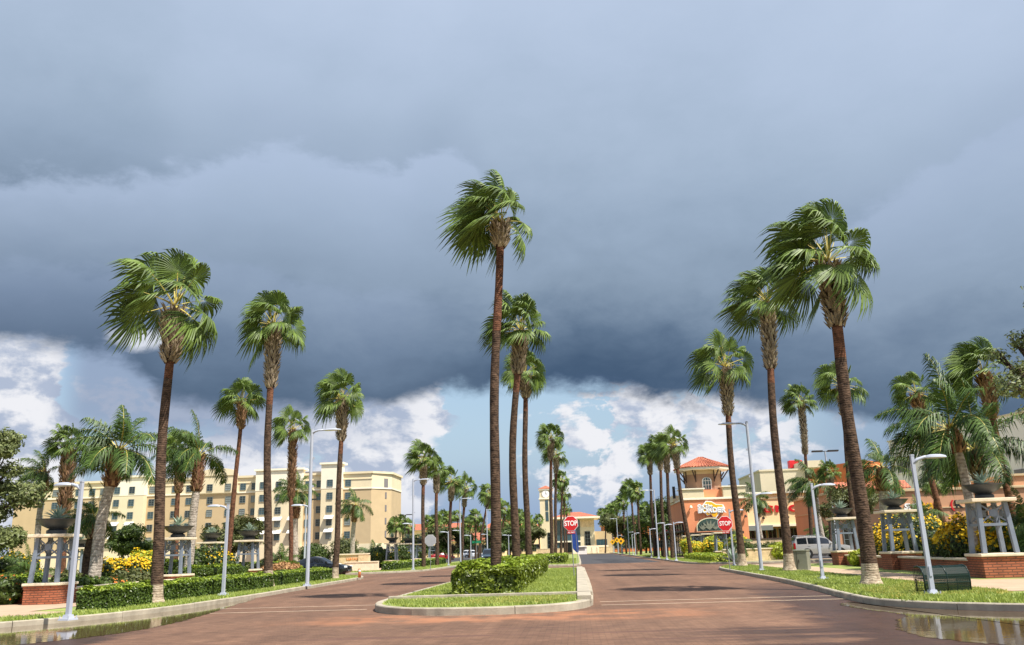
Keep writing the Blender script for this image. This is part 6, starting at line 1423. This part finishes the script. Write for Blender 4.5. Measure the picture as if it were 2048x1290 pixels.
# big white building at right, front set at an angle
p0 = at(1786, 950, 172); p1 = at(2110, 950, 132); wl = thing('store_building', 'tall white windowless building with grey recessed panels, far right', 'building', (p0[0], 172, 0)); d = Vector((p1[0]-p0[0], 132-172)); L1 = d.length; an = math.atan2(d.y, d.x); wl.rotation_euler.z = an
hz = at(1786, 884, 172)[1]
part(wl, 'wall', (L1/2, 12, hz/2), (L1, 24, hz), 'white_stucco'); part(wl, 'parapet', (L1/2, 12, hz+.12), (L1+.4, 24.4, .24), 'putty_stucco')
def on_wall(px, py):
    dd = _f + _r*((px-1024)/FPX) + _u*((645-py)/FPX); nx, ny = -math.sin(an), math.cos(an); t_ = (p0[0]*nx+172*ny)/(dd.x*nx+dd.y*ny); return (dd.x*t_-p0[0])*math.cos(an)+(dd.y*t_-172)*math.sin(an), EYE+dd.z*t_
for (pa, pb, ya, yb) in ((1797, 1818, 912, 946), (1973, 1995, 893, 932), (2030, 2050, 937, 948)):
    a, za = on_wall(pa, yb); c, zc = on_wall(pb, ya); b = MB(); b.box(((a+c)/2, -.04, (za+zc)/2), (c-a, .12, zc-za)); b.build('recessed_panel', 'dark_panel', wl); b = MB(); b.box(((a+c)/2, -.05, za-.12), (c-a+.5, .25, .2)); b.build('panel_sill', 'white_stucco', wl)
# civic building with a clock tower closing the avenue
CY = 262.; cx_ = lambda px: at(px, 1080, CY)[0]; civ = thing('civic_building', 'pale civic building with clock tower and red tiled roof at the end of the avenue', 'building', (cx_(1150), CY, 0)); o_ = cx_(1150)
def cz(px, py): return at(px, py, CY)[1]
tx0, tx1 = cx_(1083)-o_, cx_(1108)-o_; tw_ = tx1-tx0; zt = cz(1095, 980)
part(civ, 'clock_tower', ((tx0+tx1)/2, -1, zt/2), (tw_, tw_, zt), 'cream_stucco'); part(civ, 'tower_cornice', ((tx0+tx1)/2, -1, cz(1095, 998)), (tw_+.5, tw_+.5, .4), 'pale_stucco'); part(civ, 'tower_cornice', ((tx0+tx1)/2, -1, zt), (tw_+.6, tw_+.6, .4), 'pale_stucco')
rf = MB(); xm = (tx0+tx1)/2; h_ = tw_/2+.4; rf.add([(xm-h_, -1-h_, zt+.2), (xm+h_, -1-h_, zt+.2), (xm+h_, -1+h_, zt+.2), (xm-h_, -1+h_, zt+.2), (xm, -1, zt+1.3)], [(0, 1, 4), (1, 2, 4), (2, 3, 4), (3, 0, 4), (3, 2, 1, 0)]); rf.build('tower_roof', 'roof_tile', civ)
ck = MB(); czz = cz(1096, 989); ck.prism([(math.cos(a)*1.1, math.sin(a)*1.1) for a in [k*.2618 for k in range(24)]], 0, .1, Matrix.Translation((xm, -1-tw_/2-.08, czz)) @ UPY); ck.build('clock_face', 'sign_white', civ); ck = MB(); ck.box((xm, -1-tw_/2-.2, czz+.35), (.1, .04, .7)); ck.box((xm+.22, -1-tw_/2-.2, czz), (.5, .04, .1)); ck.build('clock_hands', 'dark_metal', civ); part(civ, 'clock_panel', (xm, -1-tw_/2-.02, czz), (2.7, .06, 2.7), 'putty_stucco')
for za, zb in ((cz(1096, 1022), cz(1096, 1001)), (cz(1096, 1043), cz(1096, 1024))): part(civ, 'tower_window', (xm+.2, -1-tw_/2-.03, (za+zb)/2), (.9, .1, zb-za), 'glass')
mx0, mx1 = cx_(1108)-o_, cx_(1190)-o_; ez = cz(1150, 1037)
part(civ, 'wall', ((mx0+mx1)/2, 9, ez/2), (mx1-mx0, 18, ez), 'cream_stucco'); part(civ, 'frieze', (cx_(1176)-o_, -.06, ez-1.5), (cx_(1190)-cx_(1163), .16, 2.), 'stone')
part(civ, 'eaves', ((mx0+mx1)/2+.5, 8.5, ez+.2), (mx1-mx0+2.6, 21, .5), 'pale_stucco')
rf = MB(); a, c, yy0, yy1, pk = mx0-.6, mx1+1.4, -1.6, 18.5, cz(1155, 1022); rf.add([(a, yy0, ez+.46), (c, yy0, ez+.46), (c, yy1, ez+.46), (a, yy1, ez+.46), (a+5.5, 7, pk), (c-5.5, 7, pk)], [(0, 1, 5, 4), (1, 2, 5), (2, 3, 4, 5), (3, 0, 4), (3, 2, 1, 0)]); rf.build('roof', 'roof_tile', civ)
gx0, gx1 = cx_(1114)-o_, cx_(1161)-o_; part(civ, 'glass_front', ((gx0+gx1)/2, -.1, ez*.5), (gx1-gx0, .2, ez*.92), 'glass'); part(civ, 'entrance_lintel', ((gx0+gx1)/2, -.3, 3.6), (gx1-gx0, .5, .4), 'pale_stucco'); part(civ, 'doors', ((gx0+gx1)/2, -.25, 1.9), (gx1-gx0-1.5, .2, 3.), 'shop_glass')
add_win(WC, civ, (cx_(1175.5)-o_, -.1, 4.3), (1.6, 4.2, 2, 4, 'window_frame', 'shop_glass')); add_win(WC, civ, (cx_(1101)-o_, -1-tw_/2-.05, 4.0), (1.5, 4.6, 2, 4, 'window_frame', 'shop_glass'))
sx0, sx1_ = cx_(1196)-o_, cx_(1213)-o_; part(civ, 'side_wing', (cx_(1205)-o_, 10, 3.2), (sx1_-sx0+4, 14, 6.4), 'tan_stucco'); add_win(WC, civ, (cx_(1204)-o_, 2.9, 2.2), (3.2, 3.6, 3, 2, 'window_frame', 'glass'))
b = MB()
for i in range(7): b.box((cx_(1180)-o_, -8+i*.6, .1+i*.17), (10.5, .6-.01, .2+i*.34-.005))
b.build('steps', 'cap_stone', civ); b = MB()
for px in (1172, 1182, 1192): xx = cx_(px)-o_; b.bar((xx, -8.4, .9), (xx, -3.6, 2.1), .08); b.bar((xx, -8.4, 0), (xx, -8.4, .9), .08)
b.build('handrail', 'dark_metal', civ)
wall('low pale wall in front of the clock tower', (cx_(1075), 252), (cx_(1130), 252), 1.5, m='stone', grp='low stone walls')
wall('low pale wall right of the civic steps', (cx_(1195), 250), (cx_(1224), 250), 1.6, m='stone', grp='low stone walls')
t = thing('white_booth', 'small white booth on the far median before the civic building', 'kiosk', (at(1164, 1100, 226)[0], 232, 0)); part(t, 'wall', (0, 0, .95), (2.6, 2.2, 1.9), 'white_frame', .03); part(t, 'roof', (0, 0, 2.), (3.0, 2.6, .2), 'sign_white', .03); part(t, 'counter_opening', (0, -1.11, 1.35), (1.6, .06, .7), 'dark_panel')
# long tiled buildings behind on the left, and behind the right row
def long_house(label, px0, px1, Y, ze, pk, m='peach_stucco', dep=16, wins=6):
    a, c = at(px0, 1080, Y)[0], at(px1, 1080, Y)[0]; t = thing('long_building', label, 'building', ((a+c)/2, Y, 0), 0, 'long red-tiled buildings'); w_ = c-a
    part(t, 'wall', (0, dep/2, ze/2), (w_, dep, ze), m); part(t, 'eaves', (0, dep/2, ze+.1), (w_+1, dep+1.2, .25), 'pale_stucco')
    rf = MB(); rf.add([(-w_/2-.7, -.8, ze+.23), (w_/2+.7, -.8, ze+.23), (w_/2+.7, dep+.8, ze+.23), (-w_/2-.7, dep+.8, ze+.23), (-w_/2+4, dep/2, pk), (w_/2-4, dep/2, pk)], [(0, 1, 5, 4), (1, 2, 5), (2, 3, 4, 5), (3, 0, 4), (3, 2, 1, 0)]); rf.build('roof', 'roof_tile', t)
    for i in range(wins): add_win(WC, t, (-w_/2+w_*(i+.5)/wins, -.05, 2.2), (2.4, 2.2, 3, 2, 'window_frame', 'shop_glass'))
    return t
long_house('long low red-tiled building behind the far left row, highest roof', 800, 962, 305, 9.2, 11.8, wins=9)
long_house('long low red-tiled building left of the clock tower', 968, 1079, 296, 9.0, 12.2, wins=7)
long_house('low peach building with a red roof behind the white off-roader', 905, 1010, 262, 4.6, 7.2, wins=6)
long_house('peach building glimpsed between the palms right of the civic building', 1206, 1345, 292, 8.6, 11.6, m='terracotta_stucco', wins=8)
